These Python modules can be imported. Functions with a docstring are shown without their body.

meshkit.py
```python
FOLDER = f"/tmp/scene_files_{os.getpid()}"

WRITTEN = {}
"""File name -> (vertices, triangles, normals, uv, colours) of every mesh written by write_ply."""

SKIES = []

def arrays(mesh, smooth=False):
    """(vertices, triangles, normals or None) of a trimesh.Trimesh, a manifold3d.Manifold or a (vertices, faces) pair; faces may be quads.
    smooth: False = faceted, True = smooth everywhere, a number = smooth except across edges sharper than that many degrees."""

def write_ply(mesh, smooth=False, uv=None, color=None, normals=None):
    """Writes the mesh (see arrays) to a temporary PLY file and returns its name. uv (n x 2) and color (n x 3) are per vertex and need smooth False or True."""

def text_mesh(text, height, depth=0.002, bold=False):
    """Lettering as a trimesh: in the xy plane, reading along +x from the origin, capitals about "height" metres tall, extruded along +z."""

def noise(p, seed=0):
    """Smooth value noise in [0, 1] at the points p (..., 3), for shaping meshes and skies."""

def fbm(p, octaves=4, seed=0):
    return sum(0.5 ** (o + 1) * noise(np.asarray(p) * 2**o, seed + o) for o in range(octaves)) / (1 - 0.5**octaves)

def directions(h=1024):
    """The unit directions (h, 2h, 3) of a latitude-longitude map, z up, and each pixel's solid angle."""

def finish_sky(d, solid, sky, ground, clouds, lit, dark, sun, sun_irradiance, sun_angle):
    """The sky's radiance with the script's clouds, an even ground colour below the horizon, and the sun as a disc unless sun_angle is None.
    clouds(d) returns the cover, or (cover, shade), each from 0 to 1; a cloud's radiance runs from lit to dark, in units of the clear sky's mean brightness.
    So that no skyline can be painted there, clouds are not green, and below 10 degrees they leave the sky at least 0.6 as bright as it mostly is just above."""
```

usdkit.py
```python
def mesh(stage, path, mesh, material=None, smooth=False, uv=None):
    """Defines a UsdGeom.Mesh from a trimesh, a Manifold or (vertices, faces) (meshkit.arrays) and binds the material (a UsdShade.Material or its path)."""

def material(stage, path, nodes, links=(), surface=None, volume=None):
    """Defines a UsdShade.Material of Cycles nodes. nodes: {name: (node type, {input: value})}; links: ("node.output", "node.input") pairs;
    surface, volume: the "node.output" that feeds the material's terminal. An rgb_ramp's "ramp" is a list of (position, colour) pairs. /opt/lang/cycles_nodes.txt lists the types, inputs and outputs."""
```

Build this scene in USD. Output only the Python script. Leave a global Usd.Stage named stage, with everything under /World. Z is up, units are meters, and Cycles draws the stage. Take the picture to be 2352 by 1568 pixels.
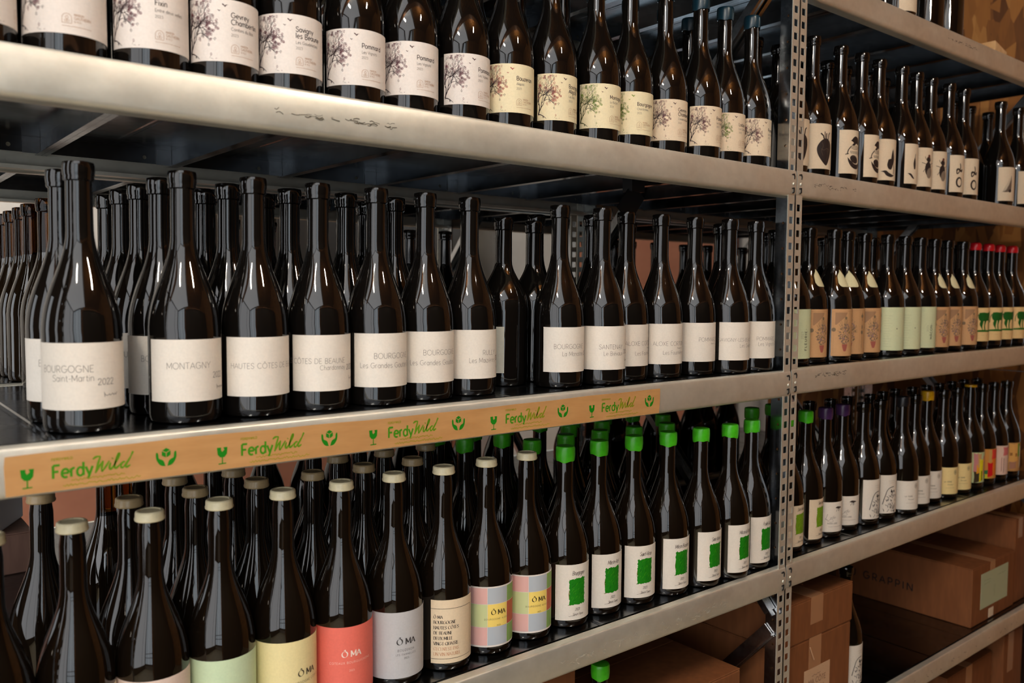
import math, random, re
import numpy as np
import trimesh, shapely
from shapely.geometry import Polygon, LineString, Point, box as sbox
from shapely import affinity
from shapely.ops import unary_union
import usdkit, meshkit
from pxr import Usd, UsdGeom, UsdLux, UsdShade, Gf, Sdf, Vt

stage = Usd.Stage.CreateInMemory()
UsdGeom.SetStageUpAxis(stage, 'Z'); UsdGeom.SetStageMetersPerUnit(stage, 1.0)
UsdGeom.Xform.Define(stage, '/World'); UsdGeom.Scope.Define(stage, '/World/Looks')
PI = math.pi

# ------------------------------------------------------------------ camera
cam = UsdGeom.Camera.Define(stage, '/World/camera')
RGT, DWN, FWD = (0.7760, -0.6307, 0.0063), (-0.0342, -0.0520, -0.9981), (0.6294, 0.7747, -0.0620)
CPOS = (-1.477, -0.963, 1.5)
cam.AddTransformOp().Set(Gf.Matrix4d(*RGT, 0, *[-c for c in DWN], 0, *[-c for c in FWD], 0, *CPOS, 1))
cam.CreateHorizontalApertureAttr(36.0); cam.CreateVerticalApertureAttr(24.0)
cam.CreateFocalLengthAttr(29.863)
cam.CreateClippingRangeAttr(Gf.Vec2f(0.02, 60))
cam.CreateFStopAttr(5.0); cam.CreateFocusDistanceAttr(1.40)
cam.CreateExposureAttr(1.0)

# ------------------------------------------------------------------ lights
def rect_light(name, pos, u, v, w, h, color, intensity):
    """A rectangle lamp at pos, spanned by the directions u and v, shining along -(u x v)"""
    l = UsdLux.RectLight.Define(stage, '/World/' + name)
    u, v = np.array(u, float), np.array(v, float); n = np.cross(u, v)
    l.AddTransformOp().Set(Gf.Matrix4d(*u, 0, *v, 0, *n, 0, *pos, 1))
    l.CreateWidthAttr(w); l.CreateHeightAttr(h); l.CreateColorAttr(Gf.Vec3f(*color)); l.CreateIntensityAttr(intensity)
    return l
# daylight through the translucent door of the left end wall, the window of the wall across the aisle, and the lamps
rect_light('rooflight_daylight', (-2.68, -1.55, 3.08), (1, 0, 0), (0, 1, 0), 2.5, 3.8, (0.97, 0.98, 1.0), 1.15)
rect_light('door_daylight', (-3.96, -1.55, 1.68), (0, -1, 0), (0, 0, 1), 3.5, 2.7, (0.95, 0.97, 1.0), 1.15)
rect_light('window_daylight', (-3.05, -3.46, 1.70), (1, 0, 0), (0, 0, 1), 1.6, 2.6, (0.78, 0.90, 1.0), 1.25)
rect_light('rear_left_window_daylight', (-3.96, 2.0, 1.8), (0, -1, 0), (0, 0, 1), 1.0, 1.5, (0.9, 0.95, 1.0), 0.9)
rect_light('rear_window_daylight', (1.535, 1.75, 2.25), (0, 1, 0), (0, 0, 1), 1.3, 0.8, (0.70, 0.88, 1.0), 1.6)
rect_light('rear_aisle_lamp', (-1.2, 2.4, 3.02), (1, 0, 0), (0, 1, 0), 1.6, 0.25, (1.0, 0.93, 0.84), 11.0)
LAMPS = [(-2.0, -1.0), (-0.35, -1.25)]

# ------------------------------------------------------------------ helpers
T = Sdf.ValueTypeNames
used = {}
def numbered(path):
    k = used.get(path, 0); used[path] = k + 1
    return path if k == 0 else f'{path}_{k:03d}'
def P(prim): return prim if isinstance(prim, str) else str(prim.GetPath())
def obj(name, mesh, mat, parent='/World', smooth=False):
    return usdkit.mesh(stage, numbered(P(parent) + '/' + name), mesh, mat, smooth=smooth).GetPrim()
def tag(p, label=None, cat=None, group=None, kind=None):
    for k, v in (('label', label), ('category', cat), ('group', group), ('kind', kind)):
        if v: p.SetCustomDataByKey(k, v)
    return p
def thing(name, label, cat, loc=(0, 0, 0), rz=0, group=None):
    x = UsdGeom.Xform.Define(stage, numbered('/World/' + name))
    x.AddTranslateOp().Set(Gf.Vec3d(*map(float, loc))); x.AddRotateZOp().Set(float(rz))
    return tag(x.GetPrim(), label, cat, group)
def dup(root, loc, rz, label, group=None):
    was = root.GetCustomData()
    r = thing(re.sub(r'_[0-9]{3}$', '', root.GetName()), label, was['category'], loc, rz, group or was.get('group'))
    r.GetReferences().AddInternalReference(root.GetPath()); r.SetInstanceable(True)
    r.SetCustomDataByKey('label', label)
    return r
def struct(name, mesh, mat, parent='/World', **k):
    p = obj(name, mesh, mat, parent, **k)
    if parent == '/World': tag(p, kind='structure')
    return p
def bx(x0, x1, y0, y1, z0, z1):
    m = trimesh.creation.box((x1 - x0, y1 - y0, z1 - z0)); m.apply_translation(((x0 + x1) / 2, (y0 + y1) / 2, (z0 + z1) / 2)); return m
def rbox(x0, x1, y0, y1, z0, z1, r=0.003):
    """A box with chamfered edges (24 vertices)."""
    v = []
    for sx in (0, 1):
        for sy in (0, 1):
            for sz in (0, 1):
                c = np.array([(x0, x1)[sx], (y0, y1)[sy], (z0, z1)[sz]]); d = np.array([1 - 2 * sx, 1 - 2 * sy, 1 - 2 * sz]) * r
                for k in range(3):
                    e = d.copy(); e[k] = 0; v.append(c + e)
    return trimesh.convex.convex_hull(np.array(v))
def cat(*ms): return trimesh.util.concatenate([m for m in ms if m is not None])
def extr(poly, h):
    ps = getattr(poly, 'geoms', [poly])
    return trimesh.util.concatenate([trimesh.creation.extrude_polygon(p, h, engine='earcut') for p in ps])
def ex_x(poly, x0, x1):
    m = extr(poly, x1 - x0)                       # (a, b, h) -> x = h, y = a, z = b
    m.vertices = np.c_[m.vertices[:, 2] + x0, m.vertices[:, 0], m.vertices[:, 1]]; return m
def ex_y(poly, y0, y1):
    m = extr(poly, y1 - y0)
    m.vertices = np.c_[m.vertices[:, 0], m.vertices[:, 2] + y0, m.vertices[:, 1]]; m.invert(); return m
def bar(a, b, w, t, up=(1, 0, 0)):
    """A flat bar from a to b, w wide and t thick (thickness along up)."""
    a, b, up = np.array(a, float), np.array(b, float), np.array(up, float)
    d = b - a; L = np.linalg.norm(d); d /= L; s = np.cross(up, d); s /= np.linalg.norm(s)
    m = trimesh.creation.box((L, w, t)); M = np.eye(4); M[:3, 0], M[:3, 1], M[:3, 2], M[:3, 3] = d, s, np.cross(d, s), (a + b) / 2
    m.apply_transform(M); return m
def lathe(prof, seg=40):
    prof = np.array(prof, float); n = len(prof); a = np.linspace(0, 2 * PI, seg, endpoint=False)
    v = np.stack([prof[:, None, 0] * np.cos(a), prof[:, None, 0] * np.sin(a), np.repeat(prof[:, 1:2], seg, 1)], -1).reshape(-1, 3)
    i, j = np.meshgrid(np.arange(n - 1), np.arange(seg), indexing='ij'); k = (j + 1) % seg
    q = np.stack([i * seg + j, i * seg + k, (i + 1) * seg + k, (i + 1) * seg + j], -1).reshape(-1, 4)
    f = np.vstack([q[:, [0, 1, 2]], q[:, [0, 2, 3]]])
    m = trimesh.Trimesh(v, f, process=False); m.merge_vertices(); m.update_faces(m.nondegenerate_faces()); return m

# ------------------------------------------------------------------ materials
def mat(name, nodes, links, surface='p.BSDF'):
    return usdkit.material(stage, '/World/Looks/' + name, nodes, links, surface=surface)
def plain(name, col, rough=0.5, metal=0.0, **k):
    return mat(name, {'p': ('principled_bsdf', dict(base_color=col, roughness=rough, metallic=metal, **k))}, [])
def lin(r, g, b): return tuple(((c / 255 + 0.055) / 1.055) ** 2.4 if c > 10 else c / 255 / 12.92 for c in (r, g, b))
def galv(name, dark, light, r0, r1, scale=60, bump=0.03, metal=1.0):
    return mat(name, {'t': ('texture_coordinate', {}), 'm': ('mapping', dict(scale=(0.8, 1, 1))),
        'n': ('noise_texture', dict(scale=scale, detail=4, roughness=0.6)), 'n2': ('noise_texture', dict(scale=7, detail=5, roughness=0.65)),
        'w': ('mix_float', dict(fac=0.6)), 'c': ('rgb_ramp', dict(ramp=[(0.3, dark), (0.72, light)])),
        'r': ('map_range', dict(from_min=0.3, from_max=0.7, to_min=r0, to_max=r1)), 'b': ('bump', dict(strength=bump, distance=0.002)),
        'p': ('principled_bsdf', dict(metallic=metal))},
        [('t.object', 'm.vector'), ('m.vector', 'n.vector'), ('m.vector', 'n2.vector'), ('n.fac', 'w.a'), ('n2.fac', 'w.b'), ('w.result', 'c.fac'),
         ('n2.fac', 'r.value'), ('r.result', 'p.roughness'), ('c.color', 'p.base_color'), ('n.fac', 'b.height'), ('b.normal', 'p.normal')])
STEEL = galv('galvanised_steel', (0.68, 0.66, 0.57), (0.88, 0.86, 0.76), 0.38, 0.54, metal=0.72)
POST = galv('galvanised_post', (0.30, 0.32, 0.34), (0.46, 0.48, 0.50), 0.14, 0.28, bump=0.015)
DECK = galv('deck_steel', (0.11, 0.12, 0.13), (0.20, 0.21, 0.225), 0.12, 0.26, 40, 0.01)
BRACE = galv('brace_steel', (0.34, 0.35, 0.36), (0.5, 0.5, 0.5), 0.2, 0.34, bump=0.01)
GLASS = plain('dark_bottle_glass', (0.0045, 0.0036, 0.0030), 0.03, specular_ior_level=0.65)
GLASSB = plain('brown_black_bottle_glass', (0.0060, 0.0036, 0.0020), 0.03, specular_ior_level=0.65)
AMBER = mat('amber_bottle_glass', {'t': ('texture_coordinate', {}), 'x': ('separate_xyz', {}), 'g': ('math', dict(math_type='greater_than', value2=0.212)),   # dark with wine up to the neck
    'a': ('principled_bsdf', dict(base_color=(0.011, 0.0062, 0.003), roughness=0.03, specular_ior_level=1.0)), 'b': ('principled_bsdf', dict(base_color=(0.12, 0.042, 0.005), roughness=0.02, transmission_weight=1.0, ior=1.35)), 'm': ('mix_closure', {})},
    [('t.object', 'x.vector'), ('x.z', 'g.value1'), ('g.value', 'm.fac'), ('a.BSDF', 'm.closure1'), ('b.BSDF', 'm.closure2')], surface='m.closure')
HOLE = plain('dark_slot', (0.01, 0.01, 0.01), 0.6)
def paper(name, col, rough=0.62):
    d = tuple(c * 0.94 for c in col)
    return mat('paper_' + name, {'t': ('texture_coordinate', {}), 'n': ('noise_texture', dict(scale=350, detail=3)), 'c': ('rgb_ramp', dict(ramp=[(0.3, d), (0.7, col)])),
        'b': ('bump', dict(strength=0.06, distance=0.0005)), 'p': ('principled_bsdf', dict(roughness=rough, specular_ior_level=0.3))},
        [('t.object', 'n.vector'), ('n.fac', 'c.fac'), ('c.color', 'p.base_color'), ('n.fac', 'b.height'), ('b.normal', 'p.normal')])
PW = paper('white', lin(226, 216, 207)); PC = paper('cream', lin(232, 218, 180)); PM = paper('bone', lin(226, 217, 204)); PI2 = paper('ivory', lin(226, 206, 178))
INKS = {}
def ink(r, g, b):
    k = f'ink_{r:02x}{g:02x}{b:02x}'
    if k not in INKS: INKS[k] = plain(k, lin(r, g, b), 0.55, specular_ior_level=0.25)
    return INKS[k]
def wax(name, col, rough=0.32):
    d = tuple(c * 0.8 for c in col)
    return mat('wax_' + name, {'t': ('texture_coordinate', {}), 'n': ('noise_texture', dict(scale=120, detail=3)), 'c': ('rgb_ramp', dict(ramp=[(0.3, d), (0.7, col)])),
        'b': ('bump', dict(strength=0.12, distance=0.001)), 'p': ('principled_bsdf', dict(roughness=rough))},
        [('t.object', 'n.vector'), ('n.fac', 'c.fac'), ('c.color', 'p.base_color'), ('n.fac', 'b.height'), ('b.normal', 'p.normal')])
WAXB = wax('beige', lin(250, 236, 194)); WAXG = wax('green', lin(72, 190, 30)); WAXR = wax('red', lin(200, 20, 32)); WAXP = wax('purple', lin(70, 40, 85))
WAXY = wax('yellow', lin(225, 170, 20)); WAXT = wax('teal', lin(14, 48, 62)); WAXK = wax('black', lin(24, 22, 26))
def board(name, cols, sc1=(9, 60, 60), sc2=(60, 60, 9)):
    """Oriented strand board: flakes laid in three directions, each with a tone of its own."""
    N = {'t': ('texture_coordinate', {}), 'p': ('principled_bsdf', dict(roughness=0.6, specular_ior_level=0.35)), 'b': ('bump', dict(strength=0.25, distance=0.003))}
    Lk = []
    for i, (rot, off) in enumerate(((0.35, 0), (1.35, 3.1), (-0.55, 7.7))):
        N[f'm{i}'] = ('mapping', dict(rotation=(rot, rot * 0.7, rot), location=(off, off, off), scale=(20, 20, 6)))
        N[f'd{i}'] = ('noise_texture', dict(scale=3, detail=2)); N[f'v{i}'] = ('voronoi_texture', dict(scale=1.6, randomness=1.0))
        N[f's{i}'] = ('separate_color', {})
        Lk += [('t.object', f'm{i}.vector'), (f'm{i}.vector', f'v{i}.vector'), (f'v{i}.color', f's{i}.color')]
        N.pop(f'd{i}')
    N['k1'] = ('math', dict(math_type='greater_than', value2=0.55)); N['k2'] = ('math', dict(math_type='greater_than', value2=0.6))
    N['x1'] = ('mix_float', {}); N['x2'] = ('mix_float', {}); N['c'] = ('rgb_ramp', dict(ramp=cols))
    N['g'] = ('noise_texture', dict(scale=90, detail=4)); N['gm'] = ('mapping', dict(scale=(1, 1, 0.15))); N['ga'] = ('math', dict(math_type='multiply_add', value2=0.22, value3=-0.11)); N['gs'] = ('math', dict(math_type='add'))
    Lk += [('s1.g', 'k1.value1'), ('s2.g', 'k2.value1'), ('k1.value', 'x1.fac'), ('s0.r', 'x1.a'), ('s1.r', 'x1.b'), ('k2.value', 'x2.fac'), ('x1.result', 'x2.a'), ('s2.r', 'x2.b'),
           ('t.object', 'gm.vector'), ('gm.vector', 'g.vector'), ('g.fac', 'ga.value1'), ('ga.value', 'gs.value1'), ('x2.result', 'gs.value2'), ('gs.value', 'c.fac'), ('c.color', 'p.base_color'),
           ('gs.value', 'b.height'), ('b.normal', 'p.normal')]
    return mat(name, N, Lk)
OSB = board('strand_board', [(0.0, lin(96, 54, 18)), (0.3, lin(140, 86, 34)), (0.65, lin(160, 102, 44)), (1.0, lin(182, 126, 64))])
DARKOSB = board('stained_strand_board', [(0.0, lin(40, 27, 14)), (0.4, lin(66, 44, 24)), (1.0, lin(96, 68, 40))])
def noisy(name, a, b, rough, scale, sc=(1, 1, 1), spec=0.3, bump=0.05):
    return mat(name, {'t': ('texture_coordinate', {}), 'm': ('mapping', dict(scale=sc)), 'n': ('noise_texture', dict(scale=scale, detail=5, roughness=0.6)),
        'c': ('rgb_ramp', dict(ramp=[(0.3, a), (0.7, b)])), 'b': ('bump', dict(strength=bump, distance=0.002)), 'p': ('principled_bsdf', dict(roughness=rough, specular_ior_level=spec))},
        [('t.object', 'm.vector'), ('m.vector', 'n.vector'), ('n.fac', 'c.fac'), ('c.color', 'p.base_color'), ('n.fac', 'b.height'), ('b.normal', 'p.normal')])
CARD = noisy('brown_cardboard', lin(118, 70, 38), lin(134, 82, 46), 0.75, 60, (1, 1, 0.2))
CARDD = noisy('greyish_cardboard', lin(112, 82, 70), lin(126, 94, 80), 0.75, 60, (1, 1, 0.2))
KRAFT = noisy('kraft_tape', lin(180, 132, 80), lin(196, 148, 94), 0.55, 45, (0.3, 1, 1.4), 0.35)
WHITE = noisy('white_plaster', lin(214, 208, 200), lin(226, 220, 212), 0.9, 6)
GREYC = noisy('grey_ceiling', lin(150, 142, 134), lin(166, 158, 148), 0.85, 4)
FLOORM = noisy('concrete_floor', lin(150, 136, 108), lin(176, 160, 128), 0.5, 3)
TERRA = noisy('terracotta_paint', lin(186, 122, 96), lin(196, 132, 104), 0.7, 8)
DARKW = noisy('dark_wood', lin(44, 36, 28), lin(64, 52, 40), 0.5, 8, (1, 1, 0.1))
BEAMW = noisy('brown_timber', lin(120, 78, 46), lin(146, 98, 60), 0.6, 10, (0.1, 1, 1))
CLEAR = plain('clear_tape', lin(168, 122, 88), 0.25, specular_ior_level=0.6)

# ------------------------------------------------------------------ one-stroke lettering
GL = {
 'A': (8, 'L0 0 4 10 8 0;L1.4 3.4 6.6 3.4'), 'B': (7.6, 'L1 0 1 10;L1 10 3.8 10;E3.8 7.6 2.4 2.4 90 -90;L1 5.2 3.8 5.2;E3.8 2.6 2.9 2.6 90 -90;L1 0 3.8 0'),
 'C': (9, 'E5 5 4.4 5 45 315'), 'D': (8.6, 'L1 0 1 10;L1 10 3.5 10;E3.5 5 4.4 5 90 -90;L3.5 0 1 0'), 'E': (6.6, 'L6 10 1 10;L1 10 1 0;L1 0 6 0;L1 5.1 5.2 5.1'),
 'F': (6.2, 'L6 10 1 10;L1 10 1 0;L1 5.1 5 5.1'), 'G': (9.8, 'E5 5 4.4 5 45 355;L9.4 4.6 5.6 4.6'), 'H': (8.6, 'L1 0 1 10;L7.5 0 7.5 10;L1 5.1 7.5 5.1'),
 'I': (2.2, 'L1 0 1 10'), 'J': (5, 'L4 10 4 3;E2.2 2.7 1.8 2.7 0 -160'), 'K': (7.5, 'L1 0 1 10;L7 10 1 4;L3 6 7.2 0'), 'L': (6, 'L1 10 1 0;L1 0 5.8 0'),
 'M': (10, 'L1 0 1 10;L1 10 5 2;L5 2 9 10;L9 10 9 0'), 'N': (8.8, 'L1 0 1 10;L1 10 7.8 0;L7.8 0 7.8 10'), 'O': (10, 'E5 5 4.6 5 0 360'),
 'P': (7, 'L1 0 1 10;L1 10 3.8 10;E3.8 7.2 2.7 2.8 90 -90;L3.8 4.4 1 4.4'), 'Q': (10, 'E5 5 4.6 5 0 360;L6 2.4 9 -.6'),
 'R': (7.5, 'L1 0 1 10;L1 10 3.8 10;E3.8 7.2 2.7 2.8 90 -90;L3.8 4.4 1 4.4;L3.6 4.4 7 0'), 'S': (7, 'C6.2 8.3 5 9.8 3.4 10 1.5 9.2 1 7.5 2 5.9 3.6 5.2 5.4 4.3 6.2 2.7 5.4 .8 3.5 0 1.8 .3 .7 1.7'),
 'T': (7, 'L.3 10 6.7 10;L3.5 10 3.5 0'), 'U': (8.5, 'L1 10 1 3.4;E4.25 3.4 3.25 3.4 180 360;L7.5 3.4 7.5 10'), 'V': (8, 'L.3 10 4 0;L4 0 7.7 10'),
 'W': (11, 'L.3 10 3 0;L3 0 5.5 10;L5.5 10 8 0;L8 0 10.7 10'), 'X': (7.6, 'L.6 10 7 0;L.6 0 7 10'), 'Y': (8, 'L.4 10 4 5;L4 5 7.6 10;L4 5 4 0'), 'Z': (7.3, 'L.7 10 6.6 10;L6.6 10 .6 0;L.6 0 6.8 0'),
 'a': (6.4, 'E3 3.3 2.4 3.3 0 360;L5.4 6.6 5.4 0'), 'b': (6.4, 'L.8 10.5 .8 0;E3.2 3.3 2.4 3.3 0 360'), 'c': (6, 'E3.4 3.3 2.7 3.3 50 310'), 'd': (6.4, 'E3 3.3 2.4 3.3 0 360;L5.4 10.5 5.4 0'),
 'e': (6.4, 'L.8 3.4 5.9 3.4;E3.3 3.3 2.6 3.3 0 305'), 'f': (3.8, 'C4 10 2.8 10.4 1.9 8.8 1.9 4.4 1.9 0;L.4 6.4 3.8 6.4'), 'g': (6.4, 'E3 3.3 2.4 3.3 0 360;L5.4 6.6 5.4 -1;E3 -1 2.4 2.2 0 -150'),
 'h': (6.2, 'L.8 10.5 .8 0;E3 4 2.2 2.6 180 0;L5.2 4 5.2 0'), 'i': (1.9, 'L.8 6.6 .8 0;L.8 8.5 .8 9.3'), 'j': (2.2, 'L1 6.6 1 -2.5;L1 8.5 1 9.3'), 'k': (5.6, 'L.8 10.5 .8 0;L5 6.6 .8 2.6;L2.4 4 5.2 0'), 'l': (1.9, 'L.8 10.5 .8 0'),
 'm': (9, 'L.8 6.6 .8 0;E2.6 4.4 1.8 2.2 180 0;L4.4 4.4 4.4 0;E6.2 4.4 1.8 2.2 180 0;L8 4.4 8 0'), 'n': (6.2, 'L.8 6.6 .8 0;E3 4.2 2.2 2.4 180 0;L5.2 4.2 5.2 0'), 'o': (6.6, 'E3.3 3.3 2.7 3.3 0 360'),
 'p': (6.4, 'L.8 6.6 .8 -3.2;E3.2 3.3 2.4 3.3 0 360'), 'q': (6.4, 'E3 3.3 2.4 3.3 0 360;L5.4 6.6 5.4 -3.2'), 'r': (4.2, 'L.8 6.6 .8 0;E2.8 4.4 2 2.2 180 70'), 's': (5.2, 'C4.6 5.6 3.6 6.6 2 6.5 1 5.4 2 3.8 3.8 2.9 4.6 1.6 3.4 .1 1.8 0 .6 1'),
 't': (4, 'L1.9 9 1.9 1.2;C1.9 1.2 2.4 .2 3.8 .3;L.4 6.4 3.6 6.4'), 'u': (6.2, 'L.8 6.6 .8 2.4;E3 2.4 2.2 2.4 180 360;L5.2 6.6 5.2 0'), 'v': (5.6, 'L.3 6.6 2.8 0;L2.8 0 5.3 6.6'), 'w': (8, 'L.3 6.6 2.2 0;L2.2 0 4 6.6;L4 6.6 5.8 0;L5.8 0 7.7 6.6'),
 'x': (5.4, 'L.5 6.6 4.9 0;L.5 0 4.9 6.6'), 'y': (5.8, 'L.3 6.6 2.9 0;L5.5 6.6 1.8 -3.2'), 'z': (5.2, 'L.6 6.6 4.7 6.6;L4.7 6.6 .5 0;L.5 0 4.8 0'),
 '0': (7, 'E3.5 5 2.9 5 0 360'), '1': (4.5, 'L.8 8 3 10;L3 10 3 0'), '2': (6.8, 'C.8 7.6 1.6 9.6 3.4 10 5.4 9.2 5.8 7.4 4.6 5 .6 0;L.6 0 6.2 0'), '3': (6.6, 'C.8 8.6 2.6 10 4.6 9.4 5.2 7.6 3 5.4;C3 5.4 5.6 4.6 5.8 2 3.6 0 .6 1.2'),
 '4': (7, 'L5 0 5 10;L5 10 .6 3;L.6 3 6.6 3'), '-': (4.4, 'L.6 4 3.8 4'), '.': (2, 'L.6 0 1.1 0'), "'": (2, 'L1 10 .8 8'), ' ': (4, ''), '&': (8, 'C7.4 0 2.4 6.4 2 8.6 3.6 10 5 8.6 1 3.6 .8 1.6 2.6 0 5.2 1 7 4.6'),
}
for c, b, a in (('É', 'E', 'L3 11.2 4.6 12.8'), ('Ô', 'O', 'L3.4 11.2 5 12.6;L5 12.6 6.6 11.2'), ('ô', 'o', 'L2 7.8 3.3 9.2;L3.3 9.2 4.6 7.8'), ('é', 'e', 'L3 7.8 4.6 9.4'), ('è', 'e', 'L2 9.4 3.6 7.8'), ('â', 'a', 'L1.8 7.8 3 9.2;L3 9.2 4.2 7.8'), ('Â', 'A', 'L2.6 11.2 4 12.6;L4 12.6 5.4 11.2')):
    GL[c] = (GL[b][0], GL[b][1] + ';' + a)
def crom(p, k=5):
    p = np.array(p, float); q = np.vstack([2 * p[0] - p[1], p, 2 * p[-1] - p[-2]]); out = [p[0]]
    for i in range(1, len(q) - 2):
        a, b, c, d = q[i - 1:i + 3]
        for t in np.linspace(0, 1, k + 1)[1:]:
            out.append(0.5 * ((2 * b) + (c - a) * t + (2 * a - 5 * b + 4 * c - d) * t * t + (3 * b - a - 3 * c + d) * t ** 3))
    return np.array(out)
_cache = {}
def strokes(ch):
    if ch not in _cache:
        out = []
        for s in GL.get(ch, GL[' '])[1].split(';'):
            if not s: continue
            n = np.array([float(x) for x in s[1:].split()])
            if s[0] == 'L': out.append(n.reshape(-1, 2))
            elif s[0] == 'C': out.append(crom(n.reshape(-1, 2)))
            else:
                a = np.radians(np.linspace(n[4], n[5], max(6, int(abs(n[5] - n[4]) / 22) + 1))); out.append(np.c_[n[0] + n[2] * np.cos(a), n[1] + n[3] * np.sin(a)])
        _cache[ch] = out
    return _cache[ch]
LIFT = [0]
def lifted(t, k=None):
    """Adds a third coordinate: strokes that cross lie a few microns over each other, as ink does, never in one plane."""
    if k is None: LIFT[0] = (LIFT[0] + 1) % 24; k = LIFT[0]
    return np.concatenate([t, np.full(t.shape[:2] + (1,), k * 5e-6)], -1)
def ribbon(pts, w, maxlen=0.0025):
    """Triangles (n, 3, 3) of a line of width w (a number, one per point, or a function of the direction)."""
    pts = np.array(pts, float); seg = np.linalg.norm(np.diff(pts, axis=0), axis=1)
    if len(pts) < 2 or seg.sum() < 1e-9: return np.zeros((0, 3, 3))
    wid = None if np.ndim(w) == 0 else np.array(w, float); q, ww = [pts[0]], [0 if wid is None else wid[0]]
    for i, l in enumerate(seg):
        n = max(1, int(math.ceil(l / maxlen)))
        for k in range(1, n + 1):
            q.append(pts[i] + (pts[i + 1] - pts[i]) * k / n); ww.append(0 if wid is None else wid[i] + (wid[i + 1] - wid[i]) * k / n)
    q = np.array(q); d = np.gradient(q, axis=0); d /= np.maximum(np.linalg.norm(d, axis=1, keepdims=True), 1e-12)
    hw = (np.array([w(*x) for x in d]) if callable(w) else np.full(len(q), w) if wid is None else np.array(ww)) / 2
    nrm = np.c_[-d[:, 1], d[:, 0]] * hw[:, None]; a, b = q + nrm, q - nrm
    return lifted(np.concatenate([np.stack([b[:-1], b[1:], a[1:]], 1), np.stack([b[:-1], a[1:], a[:-1]], 1)]))
def twidth(s, h, track=0.0, sx=1.0): return sum(GL.get(c, GL[' '])[0] + track for c in s) * h / 10 * sx
def text(s, x, y, h, w=0.09, align='l', track=0.6, style='', sx=1.0, shear=0.0, wav=0.0, seed=1):
    """Lettering as triangles: baseline start (x, y), cap height h, stroke w x h; style 'serif' = thick and thin strokes with serifs."""
    L = twidth(s, h, track, sx); x0 = x if align == 'l' else x - L if align == 'r' else x - L / 2
    rnd = random.Random(seed); out = []; k = h / 10; sc = np.array([k * sx, k])
    for c in s:
        dy = rnd.uniform(-wav, wav) * h
        for st in strokes(c):
            p = st.copy(); p[:, 0] += p[:, 1] * shear; p = p * sc + [x0, y + dy]
            if style == 'serif':
                th = lambda dx, dyy: h * (w * 0.28 + w * 1.15 * abs(math.sin(math.atan2(dyy, dx) - 0.35)) ** 1.6)
                out.append(ribbon(p, th, h / 4))
                for e in (0, -1):
                    ty = st[e][1]
                    if (abs(ty) < 0.2 or abs(ty - 10) < 0.2) and abs(st[0][1] - st[-1][1]) > 3: out.append(ribbon([p[e] + [-h * 0.13, 0], p[e] + [h * 0.13, 0]], h * 0.045))
            else: out.append(ribbon(p, w * h, max(h / 3, 0.0012)))
        x0 += (GL.get(c, GL[' '])[0] + track) * k * sx
    return np.concatenate(out) if out else np.zeros((0, 3, 3))
def squiggle(x0, x1, y, h, w, seed, n=None):
    """A line of writing too small to read: a fine uneven wave."""
    rnd = random.Random(seed); n = n or max(6, int(abs(x1 - x0) / h * 2.2)); xs = np.linspace(x0, x1, n)
    return ribbon(crom([(x, y + rnd.uniform(-0.5, 0.5) * h) for x in xs], 2), w)
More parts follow.
